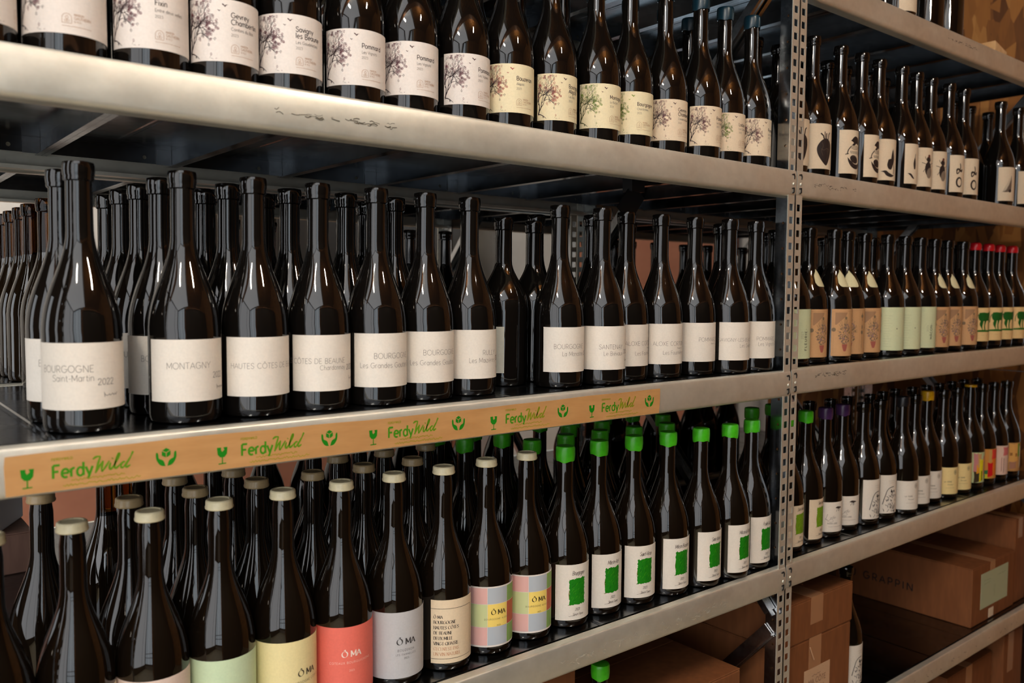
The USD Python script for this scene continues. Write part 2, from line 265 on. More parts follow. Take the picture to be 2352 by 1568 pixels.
def fill(poly, step=0.0022):
    """Triangles of a shapely shape, cut into narrow upright strips so that it can be bent round a bottle."""
    if poly.is_empty: return np.zeros((0, 3, 3))
    x0, y0, x1, y1 = poly.bounds; n = max(1, int(math.ceil((x1 - x0) / step))); out = []
    for i in range(n):
        c = shapely.clip_by_rect(poly, x0 + (x1 - x0) * i / n, y0 - 1, x0 + (x1 - x0) * (i + 1) / n, y1 + 1)
        for g in getattr(c, 'geoms', [c]):
            if g.geom_type == 'Polygon' and g.area > 1e-10:
                try: v, f = trimesh.creation.triangulate_polygon(g, engine='earcut'); out.append(np.asarray(v)[np.asarray(f)])
                except Exception: pass
    return lifted(np.concatenate(out)) if out else np.zeros((0, 3, 3))
def tri_fix(t):
    a = (t[:, 1, 0] - t[:, 0, 0]) * (t[:, 2, 1] - t[:, 0, 1]) - (t[:, 1, 1] - t[:, 0, 1]) * (t[:, 2, 0] - t[:, 0, 0])
    t = t.copy(); t[a < 0] = t[a < 0][:, ::-1]; return t[np.abs(a) > 1e-12]
def bend(t, r, dr=0.0):
    """2-D triangles (arc length, height) onto a cylinder of radius r about z; 0 faces -y."""
    t = tri_fix(t).reshape(-1, 3); a = t[:, 0] / r; R = r + dr + t[:, 2]
    v = np.c_[R * np.sin(a), -R * np.cos(a), t[:, 1]]; return v, np.arange(len(v)).reshape(-1, 3)
def flat(t, o, u, v, off=0.0):
    t = tri_fix(t).reshape(-1, 3); o, u, v = (np.array(q, float) for q in (o, u, v)); n = np.cross(u, v)
    p = o + t[:, :1] * u + t[:, 1:2] * v + n * (off + t[:, 2:]); return p, np.arange(len(p)).reshape(-1, 3)
def band(p0, p1, z0, z1, r, th=0.00035, cut=None):
    """A paper label wrapped from p0 to p1 degrees, with its edges closed down to the glass."""
    n = max(4, int((p1 - p0) / 3)); a = np.radians(np.linspace(p0, p1, n + 1)); rows = []
    for R, z in ((r - 0.0002, z0), (r + th, z0), (r + th, z1), (r - 0.0002, z1)): rows.append(np.c_[R * np.sin(a), -R * np.cos(a), np.full(n + 1, z)])
    v = np.vstack(rows); m = n + 1; f = []
    for k in range(3):
        for i in range(n): f += [(k * m + i, k * m + i + 1, (k + 1) * m + i + 1), (k * m + i, (k + 1) * m + i + 1, (k + 1) * m + i)]
    for i in (0, n): q = [i, m + i, 2 * m + i, 3 * m + i]; q = q if i == n else q[::-1]; f += [(q[0], q[1], q[2]), (q[0], q[2], q[3])]
    return trimesh.Trimesh(v, f, process=False)

# ------------------------------------------------------------------ the room
X0R, X1R, Y0R, Y1R, HR = -4.0, 1.56, -3.5, 3.1, 3.1
struct('floor', bx(X0R, X1R, Y0R, Y1R, -0.1, 0.0), FLOORM)
cl = struct('ceiling', bx(X0R, X1R, Y0R, Y1R, HR, HR + 0.1), GREYC)
for i in range(3):
    for j in range(5): obj('strand_board', rbox(-1.25 + i * 0.93, -0.323 + i * 0.93, -3.47 + j * 0.65, -2.823 + j * 0.65, HR - 0.012, HR + 0.002, 0.001), OSB, cl)
wf = struct('wall_front', bx(X0R, X1R, Y0R - 0.1, Y0R, 0, HR), GREYC)
for i in range(5):
    for z0, z1 in ((0.0, 1.24), (1.243, 2.48), (2.483, HR)): obj('strand_board', rbox(-1.75 + i * 0.66, -1.093 + i * 0.66, Y0R - 0.002, Y0R + 0.015, z0, z1, 0.001), OSB, wf)
struct('wall_back', bx(X0R, X1R, Y1R, Y1R + 0.1, 0, HR), WHITE)
struct('wall_left', bx(X0R - 0.1, X0R, Y0R, Y1R, 0, HR), DARKOSB)
wr = struct('wall_right', bx(X1R, X1R + 0.1, Y0R, Y1R, 0, HR), WHITE)
for i in range(7):                                            # strand boards on the end wall, joints 3 mm wide, up to the white rear part
    y0 = -3.47 + i * 0.65
    for z0, z1 in ((0.0, 1.24), (1.243, 2.48), (2.483, HR)):
        obj('strand_board', rbox(X1R - 0.015, X1R + 0.002, y0 + 0.0015, y0 + 0.6485, z0, z1, 0.001), OSB, wr)
d = struct('door_1', bx(X1R - 0.04, X1R, 1.25, 2.25, 0.0, 1.84), TERRA)
obj('door_handle', cat(bx(X1R - 0.075, X1R - 0.04, 1.33, 1.345, 1.0, 1.015), bx(X1R - 0.09, X1R - 0.075, 1.33, 1.45, 1.0, 1.015)), STEEL, d)
struct('trim_1', bx(X0R, X1R, Y1R - 0.02, Y1R, 0, 0.95), TERRA)
for k, (y, x0, x1) in enumerate(((-0.85, X0R, X1R),)):
    struct(f'trim_{k + 2}', rbox(x0, x1, y - 0.09, y + 0.09, HR - 0.22, HR, 0.01), BEAMW)
# windows: frame and glazing bars in front of the daylight
w = struct('window_1', cat(bx(-3.9, -2.2, -3.5, -3.4, 0.32, 0.4), bx(-3.9, -2.2, -3.5, -3.4, 3.0, 3.06), bx(-3.9, -3.85, -3.5, -3.4, 0.4, 3.0), bx(-2.25, -2.2, -3.5, -3.4, 0.4, 3.0)), DARKW)
for x in (-3.42, -2.67): obj('glazing_bar', bx(x - 0.015, x + 0.015, -3.455, -3.42, 0.4, 3.0), DARKW, w)
for z in (0.9, 1.2): obj('glazing_bar', bx(-3.85, -2.25, -3.455, -3.42, z - 0.02, z + 0.02), DARKW, w)
w = struct('window_2', cat(bx(-4.0, -3.93, 1.42, 1.5, 1.0, 2.6), bx(-4.0, -3.93, 2.5, 2.58, 1.0, 2.6), bx(-4.0, -3.93, 1.5, 2.5, 1.0, 1.05), bx(-4.0, -3.93, 1.5, 2.5, 2.55, 2.6)), DARKW)
w = struct('door_2', cat(bx(-4.0, -3.9, -3.38, -3.3, 0.0, 3.06), bx(-4.0, -3.9, 0.2, 0.28, 0.0, 3.06), bx(-4.0, -3.9, -3.3, 0.2, 3.02, 3.06), bx(-4.0, -3.9, -3.3, 0.2, 0.0, 0.34)), DARKW)
for y in (-2.4, -0.75): obj('door_bar', bx(-3.95, -3.93, y - 0.02, y + 0.02, 0.34, 3.02), DARKW, w)
# a dark timber cupboard row stands across the aisle, its brown end post towards the left
t = thing('wooden_cabinet', 'dark wooden cupboard row standing across the aisle', 'cabinet', (-1.58, -1.95, 0))
obj('body', rbox(0, 2.9, -0.30, 0.25, 0.0, 2.15, 0.006), DARKW, t); obj('cabinet_top', rbox(-0.12, 2.93, -0.31, 0.28, 2.15, 2.19, 0.004), BEAMW, t); obj('end_post', rbox(-0.12, -0.001, -0.30, 0.26, 0, 2.15, 0.006), BEAMW, t)
for k in range(4):
    dd = obj('door', rbox(0.03 + k * 0.71, 0.72 + k * 0.71, 0.25, 0.27, 0.08, 2.10, 0.004), DARKW, t); obj('knob', bx(0.64 + k * 0.71, 0.66 + k * 0.71, 0.27, 0.29, 1.0, 1.02), STEEL, dd)
t = thing('wall_cabinet', 'dark wooden wall cabinet hanging on the far rear wall', 'cabinet', (-.42, 2.78, 1.12))
obj('body', rbox(0, 1.7, 0, .32, 0, 1.2, .005), DARKW, t)
for k in range(3): obj('door', rbox(.01 + k * .563, .563 + k * .563, -.02, 0, .01, 1.19, .004), DARKW, t)
LAMPM = mat('lamp_glow', {'e': ('emission', dict(color=(1.0, 0.90, 0.76), strength=90.0))}, [], surface='e.emission')
for i, (x, y) in enumerate(LAMPS):                             # ceiling lamps of the aisle
    t = thing('ceiling_lamp', f'{("left", "right")[i]} one of two short strip lamps hung under the aisle ceiling', 'lamp', (x, y, HR), 90, 'strip lamps along the aisle')
    obj('housing', rbox(-0.17, 0.17, -0.05, 0.05, -0.41, -0.385, 0.006), STEEL, t)
    obj('cord', cat(bx(-.12, -.116, -.002, .002, -.385, 0), bx(.116, .12, -.002, .002, -.385, 0)), DARKW, t)
    obj('diffuser', cat(rbox(-0.15, 0.15, -0.035, 0.035, -0.44, -0.41, 0.008), rbox(-0.16, 0.16, -0.04, 0.04, -0.384, -0.37, 0.004)), LAMPM, t)

# ------------------------------------------------------------------ shelving
LA = [2.130, 1.737, 1.340, 0.941, 0.556, 0.160]; LB = [2.132, 1.738, 1.343, 0.944, 0.556, 0.160]
DEPTH, BH, PX = 0.60, 0.053, 0.0254
def rounded(path, r=0.004, w=0.0008):
    return LineString(path).buffer(0.0001).buffer(r, join_style=1).buffer(-r, join_style=1).simplify(0.0001) if 0 else LineString(path).buffer(w, cap_style=2, join_style=1, quad_segs=3)
def arc(cx, cy, r, a0, a1, n=4): return [(cx + r * math.cos(math.radians(a)), cy + r * math.sin(math.radians(a))) for a in np.linspace(a0, a1, n + 1)]
def beam_profile(zt):
    """Front beam in (y, z): a bowed face with rounded corners, the top turned in under the deck, the bottom turned back."""
    r = 0.005; zb = zt - BH
    face = [(0.0009 - 0.0016 * math.sin(PI * u), zb + r * 1.6 + (BH - r * 2.2) * u) for u in np.linspace(0, 1, 9)]
    p = [(0.026, zb + 0.006), (0.026, zb + 0.0008)] + arc(0.0012 + r * 1.6, zb + r * 1.6 + 0.0005, r * 1.6, -90, -170, 4)[0:] [::1] + face[1:-1] + arc(0.0012 + 0.003, zt - 0.0045, 0.003, 175, 90, 3) + [(0.0155, zt - 0.0015), (0.0165, zt - 0.009)]
    return LineString(p).buffer(0.0009, cap_style=2, join_style=2)
def post_holes(z0, z1, skip):
    hs = []
    z = z0 + 0.5 * PX
    while z < z1:
        if not any(a - 0.002 < z < b + 0.002 for a, b in skip): hs.append(z)
        z += PX
    return hs
def make_bay(name, label, x0, x1, levels, group):
    """One bay, its left post's outer edge at x0 and its right post's at x1; origin at the floor under the left front corner."""
    t = thing(name, label, 'shelving', (x0, 0, 0), 0, group); L = x1 - x0; H = 2.5
    skip = [(z - BH, z) for z in levels]
    for side in (0, 1):
        fx0, fx1, wx = (0.0008, 0.0243, 0.0015) if side == 0 else (L - 0.0243, L - 0.0008, L - 0.0015)
        for rear in (0, 1):
            face = sbox(fx0, 0.0, fx1, H); hc = (fx0 + fx1) / 2
            face = face.difference(unary_union([sbox(hc - 0.0052, z - 0.0058, hc + 0.0052, z + 0.0058).buffer(0.001, quad_segs=1) for z in post_holes(0, H, skip if not rear else [])]))
            pl = ex_y(face, 0.0, 0.0016)
            fl = sbox(0.0, 0.0, 0.042, H).difference(unary_union([Point(0.024, z).buffer(0.0028, quad_segs=2) for z in np.arange(0.06, H, 2 * PX)]))
            fm = extr(fl, 0.0014); fm.vertices = np.c_[fm.vertices[:, 2] + (wx - 0.0007), fm.vertices[:, 0], fm.vertices[:, 1]]
            edge = trimesh.creation.cylinder(radius=0.0016, height=H, sections=8); edge.apply_translation((wx, 0.0016, H / 2))
            m = cat(fm, edge)
            if rear:
                for q in (m, pl): q.vertices[:, 1] = DEPTH - q.vertices[:, 1]; q.invert()
            up = obj('upright', m, POST, t, smooth=25); obj('perforated_face', pl, STEEL, up)
        for k, (za, zb) in enumerate(((2.16, 1.56), (0.84, 1.44), (0.80, 0.2))):   # slanting braces of the end frame
            xm = wx + (0.004 if side == 0 else -0.004); fw = 0.006 if side == 0 else -0.006
            obj('brace', cat(bar((xm, 0.03, za), (xm, DEPTH - 0.03, zb), 0.03, 0.003), bar((xm + fw, 0.018, za - 0.004), (xm + fw, DEPTH - 0.04, zb - 0.004), 0.003, 0.012)), BRACE, t)
    for li, zt in enumerate(levels):
        prof = beam_profile(zt)
        for rear in (0, 1):
            m = ex_x(prof, 0.0015, L - 0.0015)
            if rear: m.vertices[:, 1] = DEPTH - m.vertices[:, 1]; m.invert()
            else: m.vertices[:, 1] -= 0.0018
            b = obj('beam', m, STEEL, t, smooth=30)
            if not rear:
                for xx in (0.0125, L - 0.0125):
                    sl = [LineString([(xx - .004, zt - .010), (xx + .002, zt - .009), (xx + .004, zt - .013), (xx + .003, zt - .018)]).buffer(.0011), LineString([(xx - .003, zt - .037), (xx + .003, zt - .036), (xx + .003, zt - .044), (xx - .001, zt - .046)]).buffer(.0011)]
                    obj('hook_slot', ex_y(unary_union(sl), -0.0042, -0.0024), HOLE, b)
                    rv = trimesh.creation.icosphere(2, 0.0034); rv.vertices *= (1, 0.5, 1); rv.apply_translation((xx + 0.001, -0.0038, zt - 0.028)); obj('rivet', rv, STEEL, b, smooth=True)
        n = 7; pw = (L - 0.0) / n
        for k in range(n):                                     # deck panels, each with folded sides and end plates
            a, c = k * pw + 0.0004, (k + 1) * pw - 0.0004
            if k == 0: a += 0.003
            if k == n - 1: c -= 0.003
            mid = (a + c) / 2
            path = [(a + 0.008, zt - 0.029), (a, zt - 0.029), (a, zt - 0.0006), (mid - 0.006, zt - 0.0006), (mid - 0.003, zt - 0.0013), (mid + 0.003, zt - 0.0013), (mid + 0.006, zt - 0.0006), (c, zt - 0.0006), (c, zt - 0.029), (c - 0.008, zt - 0.029)]
            prof2 = LineString(path).buffer(0.0006, cap_style=2, join_style=2)
            m = ex_y(prof2, 0.0185, DEPTH - 0.0185)
            pl = sbox(a + 0.001, zt - 0.026, c - 0.026, zt - 0.001).difference(Point(a + 0.02, zt - 0.016).buffer(0.0035, quad_segs=2)).difference(Point(c - 0.045, zt - 0.016).buffer(0.0035, quad_segs=2))
            pp = obj('deck_panel', cat(m, ex_y(pl, DEPTH - 0.0205, DEPTH - 0.0190), ex_y(pl, 0.0190, 0.0205)), DECK, t)
            obj('end_tab', bx(c - 0.026, c - 0.001, DEPTH - 0.0235, DEPTH - 0.0212, zt - 0.027, zt - 0.0014), POST, pp)
    return t
bayA = make_bay('shelving_bay', 'galvanised steel shelving bay on the left, filled with labelled bottles', -1.40, 0.0249, LA, 'galvanised shelving bays')
bayB = make_bay('shelving_bay', 'galvanised steel shelving bay on the right of the perforated double post', 0.0251, 1.41, LB, 'galvanised shelving bays')
for b, x, lab in ((bayA, -1.40, 'rear galvanised shelving bay standing back to back with the left bay'), (bayB, 0.0251, 'rear galvanised shelving bay standing back to back with the right bay')):
    dup(b, (x, DEPTH + 0.022, 0), 0, lab)
# scuffs on the beams
def scuff(parent, x0, x1, zc, h, matl, seed, n):
    rnd = random.Random(seed); tr = []
    for k in range(n):
        x = rnd.uniform(x0, x1); z = zc + rnd.uniform(-0.5, 0.5) * h; l = rnd.uniform(0.003, 0.012)
        tr.append(ribbon(crom([(x, z), (x + l / 2, z + rnd.uniform(-.3, .3) * h), (x + l, z + rnd.uniform(-.3, .3) * h)], 2), rnd.uniform(0.0004, 0.0012)))
    obj('scuff_mark', flat(np.concatenate(tr), (0, -0.0035, 0), (1, 0, 0), (0, 0, 1)), matl, parent)
DIRT = plain('grey_dirt', lin(92, 86, 72), 0.7); CHALK = plain('pale_rub', lin(188, 180, 164), 0.6)
scuff(stage.GetPrimAtPath('/World/shelving_bay/beam_002'), 0.34, 0.52, LA[1] - 0.030, 0.006, DIRT, 3, 34)
scuff(stage.GetPrimAtPath('/World/shelving_bay/beam_006'), 0.80, 1.22, LA[3] - 0.030, 0.013, CHALK, 4, 70)
scuff(stage.GetPrimAtPath('/World/shelving_bay_001/beam_002'), 0.06, 0.22, LB[1] - 0.026, 0.008, DIRT, 5, 26)
scuff(stage.GetPrimAtPath('/World/shelving_bay_001/beam_004'), 0.08, 0.2, LB[2] - 0.018, 0.007, DIRT, 6, 36)
scuff(stage.GetPrimAtPath('/World/shelving_bay_001/beam'), 0.62, 0.80, LB[0] - 0.022, 0.006, DIRT, 7, 30)
scuff(stage.GetPrimAtPath('/World/shelving_bay_001/beam_008'), 0.5, 1.2, LB[4] - 0.026, 0.01, DIRT, 8, 24)

# ------------------------------------------------------------------ bottles
RB = 0.0412; RL = RB + 0.00035
def profile(H, zs=0.104, zn=0.222, rn=0.0141, lip=True, p=1.12):
    q = [(0.0, 0.014), (0.022, 0.008), (0.033, 0.0012), (0.0365, 0.0), (0.0395, 0.0016), (RB - 0.0004, 0.0052), (RB, 0.010), (RB, zs * 0.6), (RB, zs)]
    for t in np.linspace(0, 1, 15)[1:]:
        c = 0.5 + 0.5 * math.cos(PI * t ** p); q.append((rn + 0.0012 * (1 - t) + (RB - rn - 0.0012 * (1 - t)) * c, zs + (zn - zs) * t))
    q += [(rn - 0.0002, H - 0.04), (rn - 0.0003, H - 0.0222)]
    if lip: q += [(rn + 0.0003, H - 0.0218), (rn + 0.0016, H - 0.0208), (rn + 0.0020, H - 0.0186), (rn + 0.0016, H - 0.0168), (rn + 0.0022, H - 0.0152), (rn + 0.0027, H - 0.0100), (rn + 0.0025, H - 0.0045), (rn + 0.0018, H - 0.0012)]
    return q + [(rn - 0.003, H), (0.0095, H - 0.0006), (0.009, H - 0.006), (0.0, H - 0.006)]
BODY = {k: lathe(profile(*a)) for k, a in {'A2': (0.297,), 'A1': (0.303, 0.112, 0.226, 0.0141, False), 'B1': (0.307, 0.116, 0.226), 'B2': (0.294, 0.122, 0.222), 'B2c': (0.291, 0.122, 0.222, 0.0141, False), 'A3': (0.292, 0.110, 0.222, 0.0141, False),
    'B3': (0.288, 0.110, 0.222), 'B3c': (0.287, 0.110, 0.222, 0.0141, False), 'S': (0.278, 0.122, 0.205, 0.0141, True, 1.3)}.items()}
def capmesh(kind, H, seed=0):
    if kind == 'disc': q = [(0.0138, H - 0.0118), (0.0160, H - 0.0118), (0.0169, H - 0.0108), (0.0171, H - 0.0088), (0.0164, H - 0.0072), (0.0163, H - 0.0030), (0.0158, H - 0.0012), (0.0146, H - 0.0002), (0.0122, H), (0.0112, H - 0.0010), (0.0, H - 0.0012)]
    elif kind == 'tall': q = [(0.0142, H - 0.0250), (0.0156, H - 0.0250), (0.0160, H - 0.0225), (0.0166, H - 0.0140), (0.0163, H - 0.0060), (0.0163, H - 0.0035), (0.0152, H - 0.0006), (0.0120, H + 0.0002), (0.0, H + 0.0002)]
    elif kind == 'dome': q = [(0.0142, H - 0.0200), (0.0155, H - 0.0200), (0.0162, H - 0.0130), (0.0158, H - 0.0060), (0.0130, H - 0.0005), (0.0070, H + 0.0018), (0.0, H + 0.0024)]
    else: q = [(0.0146, H - 0.0065), (0.0160, H - 0.0065), (0.0163, H - 0.0040), (0.0158, H - 0.0008), (0.0130, H), (0.0, H)]
    m = lathe(q, 32)
    if kind == 'tall':                                          # a dripping lower rim
        rnd = np.random.RandomState(seed); ph = rnd.uniform(0, 6, 3); a = np.arctan2(m.vertices[:, 1], m.vertices[:, 0]); lo = m.vertices[:, 2] < H - 0.02
        m.vertices[lo, 2] += 0.0014 * (np.sin(2 * a[lo] + ph[0]) + 0.6 * np.sin(5 * a[lo] + ph[1]))
    return m
fronts = {}
def bottle(row, label, x, y, z, body, glass=GLASS, cap=None, lab=None, prints=(), group=None, seed=0, extra=()):
    """A wine bottle standing at (x, y, z). cap = (kind, height, wax); lab = (from, to degrees, low, high, paper); prints = (name, triangles, ink, label or None)."""
    t = thing('wine_bottle', label, 'wine bottle', (x, y, z + 0.0002), 0, group)
    obj('body', BODY[body], glass, t, smooth=40)
    if cap: obj('wax_seal', capmesh(cap[0], cap[1], seed), cap[2], t, smooth=35)
    if lab:
        lp = obj('paper_label', band(lab[0], lab[1], lab[2], lab[3], RB), lab[4], t, smooth=50)
        for nm, tr, mt, *lb in prints:
            if len(tr): tag(obj(nm, bend(tr, RL, 0.00012 if not (lb and lb[0] == 2) else 0.00030), mt, lp), lb[0] if lb and isinstance(lb[0], str) else None)
    for nm, mesh, mt in extra: obj(nm, mesh, mt, t, smooth=40)
    fronts.setdefault(row, []).append((t, x, y)); return t
D = lambda deg: math.radians(deg) * RL
K_TXT, K_GREY, K_LIGHT, K_TAN = ink(78, 72, 70), ink(120, 112, 106), ink(160, 150, 142), ink(176, 138, 108)

# --- top left shelf: the tree labels
def tree(seed):
    """A bare bushy tree leaning in from the left, with a low bough: (branches, tips)."""
    rnd = random.Random(seed); br, tips, pale = [], [], []
    def grow(p, ang, L, w, lev):
        n = 4; pts = [p]; a = ang; ws = [w]
        for i in range(n):
            a += rnd.uniform(-0.42, 0.42); p = (p[0] + math.cos(a) * L / n, p[1] + math.sin(a) * L / n); pts.append(p); ws.append(w * (1 - 0.16 * (i + 1)))
        br.append(ribbon(pts, ws, 0.004))
        if lev == 0:
            c = []
            for i in range(7): c.append((p[0] + 0.0016 * math.cos(a + i * 0.9) * (1 - i * .06), p[1] + 0.0016 * math.sin(a + i * 0.9)))
            (tips if rnd.random() < 0.75 else br).append(ribbon([p] + c, 0.00042, 0.004)); return
        for k in range(3 if lev > 1 else 3):
            j = rnd.choice([2, 3, 4]) if k else 4
            grow(pts[j], a + rnd.uniform(-0.95, 0.95), L * rnd.uniform(0.6, 0.82), w * 0.62, lev - 1)
    grow((0.000, 0.000), 1.05, 0.022, 0.0026, 4); grow((0.0035, 0.007), 1.25, 0.025, 0.0018, 4); grow((-0.002, 0.005), 1.55, 0.024, 0.0017, 3); grow((0.006, 0.012), 0.9, 0.017, 0.0014, 3)
    grow((0.002, 0.002), -0.10, 0.0185, 0.0015, 3)
    return np.concatenate(br), np.concatenate(tips)
TREES = [tree(5), tree(11), tree(23)]
def clipx(t, x0, x1): return t[(t[..., 0].min(1) > x0) & (t[..., 0].max(1) < x1) & (t[..., 1].max(1) < .0965) & (t[..., 1].min(1) > .0285)]
def bird(x, y, s): return np.concatenate([ribbon(crom([(x - s, y + s * .7), (x - s * .4, y + s * .25), (x, y - s * .1)], 3), [s * .1] + [s * .4] * 3 + [s * .28] * 3), ribbon(crom([(x, y - s * .1), (x + s * .4, y + s * .35), (x + s * 1.0, y + s * .45)], 3), [s * .35] * 4 + [s * .1] * 3), ribbon([(x - s * .2, y - s * .25), (x + s * .2, y)], s * .3)])
def crest(x, y, s):
    o = [(x - s, y), (x - s, y + s * 1.2)] + [(x - s * math.cos(a), y + s * 1.2 + s * math.sin(a)) for a in np.linspace(0, PI, 9)][1:-1] + [(x + s, y + s * 1.2), (x + s, y), (x - s, y)]
    return np.concatenate([ribbon(o, 0.0004), ribbon(crom([(x - s * .3, y + s * 1.3), (x, y + s * 1.75), (x + s * .3, y + s * 1.3), (x, y + s * .95), (x - s * .3, y + s * 1.3)], 3), 0.00035),
                           ribbon([(x, y + s * .95), (x, y + s * .3)], .00035), ribbon([(x - s * .5, y + s * .35), (x - s * .5, y + s * .75), (x + s * .5, y + s * .75), (x + s * .5, y + s * .35), (x - s * .5, y + s * .35)], .00035)])
TIPW, TIPR, TIPG = ink(112, 60, 70), ink(170, 82, 76), ink(112, 136, 44)
A1 = [(-1.3487, .078, None, 60), (-1.2612, .078, 'line', -15), (-1.172, .078, 'Fixin|Entre deux velles', -9), (-1.0872, .078, 'Gevrey/Chambertin|Combes du Bas', -7.5), (-1.0018, .078, 'Savigny/les Beaune|Les Goudelettes', -13),
      (-.9084, .078, 'Pommard|Les Vignots', -15), (-.8221, .078, 'Pommard|Les Vignots', -16.7), (-.73, .078, 'Pommard|Les Vignots', -1), (-.6443, .078, 'Bouzeron|Aligoté', -18.5), (-.5531, .078, 'Bourgogne/Aligoté|Les Bas', 0), (-.4538, .0768, 'Montagny|La Roche', -11),
      (-.37, .0793, 'Bourgogne|Chardonnay', -27.4), (-.279, .078, 'Gevrey/Chambertin|Combes du Bas', -13), (-.1872, .0723, 'Pommard|Les Vignots', -2), (-.1038, .0801, 'Ladoix|Les Carrières', -8), (-.02, .0783, 'Pommard|Les Vignots', 2)]
A1L = ['white tree-label bottle cut off by the left edge of the picture, top shelf', 'white tree-label bottle second from the left on the top shelf', 'white tree-label bottle printed Fixin on the top shelf', 'white tree-label bottle printed Gevrey Chambertin beside the Fixin bottle',
       'white tree-label bottle printed Savigny les Beaune on the top shelf', 'white tree-label Pommard bottle right beside the Savigny les Beaune one', 'middle one of the three neighbouring white Pommard tree-label bottles', 'white Pommard tree-label bottle next to the cream Bouzeron one', 'cream tree-label bottle printed Bouzeron on the top shelf',
       'cream tree-label bottle with a red-tipped tree, right of the Bouzeron bottle', 'cream bottle with the leafy green tree, the first with green twigs from the left', 'cream green-tree bottle printed Bourgogne on the top shelf', 'cream tree-label Gevrey Chambertin bottle between two green-tree bottles and a Pommard',
       'cream Pommard tree-label bottle, third from the perforated post on the top shelf', 'narrowly visible cream green-tree bottle, second from the post on the top shelf', 'cream tree-label bottle right beside the perforated post on the top shelf']
for i, (x, y, ttl, ph) in enumerate(A1):
    off = ph + 15; green = i in (10, 11, 14); pp = PC if 8 <= i <= 11 else PI2 if i > 11 else PW
    br, tp = TREES[0]; sh = np.array([D(-86 + off), 0.034, 0])
    br, tp = (clipx(q * [.78, 1.0, 1.0] + sh, D(-87 + off), D(-24 + off)) for q in (br, tp))
    pr = [('tree_print', br, ink(62, 66, 34) if green else ink(52, 38, 40)), ('twig_tips_print', tp, TIPG if green else TIPR if i in (8, 9) else TIPW)]
    bk = TIPR if i == 8 else TIPG if i == 11 else ink(84, 62, 62)
    pr.append(('bird_print', np.concatenate([bird(D(-24 + off), 0.0905, 0.0034), bird(D(-33 + off), 0.0845, 0.0018)]), bk))
    tx, z0 = D(ph), 0.0745
    if ttl == 'line' or ttl is None: pr.append(('lettering', squiggle(tx, tx + 0.03, 0.073, 0.0012, 0.0004, i), K_LIGHT))
    else:
        a, b = ttl.split('|'); ls = a.split('/'); zz = z0 + (0.0035 if len(ls) > 1 else 0); t3 = []
        for l in ls: t3.append(text(l, tx, zz, 0.0060, 0.14, sx=0.95, wav=0.02, seed=i)); zz -= 0.0078
        pr += [('title_lettering', np.concatenate(t3), ink(72, 62, 60)), ('lettering', np.concatenate([text(b, tx, zz + 0.0008, 0.0036, 0.11, sx=0.95), text('2023', tx, zz - 0.0058, 0.0030, 0.1)]), K_GREY)]
    pr += [('crest_print', crest(tx + 0.0045, 0.0375, 0.0045), K_TAN),
           ('maker_lettering', np.concatenate([text('MAISON', tx + 0.0115, 0.0460, 0.0020, 0.16), text('GAUTHERIN', tx + 0.0115, 0.0420, 0.0030, 0.1, sx=.8), text('& FILS', tx + 0.0115, 0.0388, 0.0019, 0.1), squiggle(tx, tx + 0.030, 0.0345, 0.0006, 0.0003, i)]), K_TAN)]
    bottle('A1', A1L[i], x, y, LA[1], 'A1', cap=('tall', 0.3055, WAXT), lab=(-88 + off, 100 + off * 0.3, 0.0265, 0.0985, pp), prints=pr, group='tree-label bottles on the top left shelf', seed=i)

# --- middle left shelf: white labels with thin grey lettering
A2 = [(-1.2513, .078, 'BOURGOGNE', 'Saint-Martin', 3, 0), (-1.139, .078, 'MONTAGNY', '', 25, 0), (-1.0515, .078, 'HAUTES CÔTES DE BEAUNE', 'Pinot', None, -66), (-.9636, .078, 'HAUTES CÔTES DE BEAUNE', 'Chardonnay', 27, 0), (-.8781, .0733, 'BOURGOGNE', 'Les Grandes Gouttes', None, -35.4),
      (-.7945, .0779, 'BOURGOGNE', 'Les Grandes Gouttes', None, -37.6), (-.7109, .0838, 'RULLY', 'Les Maizières', None, -7), (-.5313, .078, 'BOURGOGNE', 'La Monatine', None, -53.7), (-.4438, .0668, 'SANTENAY', 'Le Biévaux', None, -49.9), (-.3628, .0881, 'ALOXE CORTON', 'Les Fournières', None, -45.8),
      (-.2795, .0797, 'ALOXE CORTON', 'Les Fournières', None, -64.8), (-.1852, .0776, 'POMMARD', 'Premier Cru', None, -37), (-.1036, .0584, 'SAVIGNY-LES-BEAUNE', 'Les Guettes', None, -78), (-.0199, .058, 'POMMARD', 'Les Vignots', None, -46.8)]
A2L = ['white-label bottle printed BOURGOGNE Saint-Martin 2022, leftmost on the middle shelf', 'white-label bottle printed MONTAGNY on the middle shelf', 'white-label bottle printed HAUTES CÔTES DE BEAUNE, just right of the MONTAGNY bottle', 'white-label HAUTES CÔTES DE BEAUNE Chardonnay bottle on the middle shelf',
       'white-label Les Grandes Gouttes bottle nearer the left, beside the Chardonnay bottle', 'white-label Les Grandes Gouttes bottle right beside the RULLY bottle', 'white-label bottle printed RULLY, left of the gap on the middle shelf', 'white-label bottle printed BOURGOGNE La Monatine, right of the gap',
       'white-label bottle printed SANTENAY on the middle shelf', 'white-label ALOXE CORTON bottle touching the SANTENAY bottle, partly hidden', 'white-label ALOXE CORTON bottle beside the POMMARD bottle, fully shown', 'white-label POMMARD bottle beside the ALOXE CORTON ones on the middle shelf',
       'white-label bottle printed SAVIGNY-LES-BEAUNE near the perforated post', 'white-label POMMARD bottle right beside the perforated post, middle shelf']
KTH = ink(112, 104, 98)
A2Z = [.0705, .068, .0634, .065, .0681, .0689, .0646, .0673, .064, .0657, .0629, .0673, .0649, .0645]; A2S = [.0605, 0, .0542, .0576, .0553, .0546, .0533, .0555, .0531, .0483, .0467, .0591, .0539, .0542]
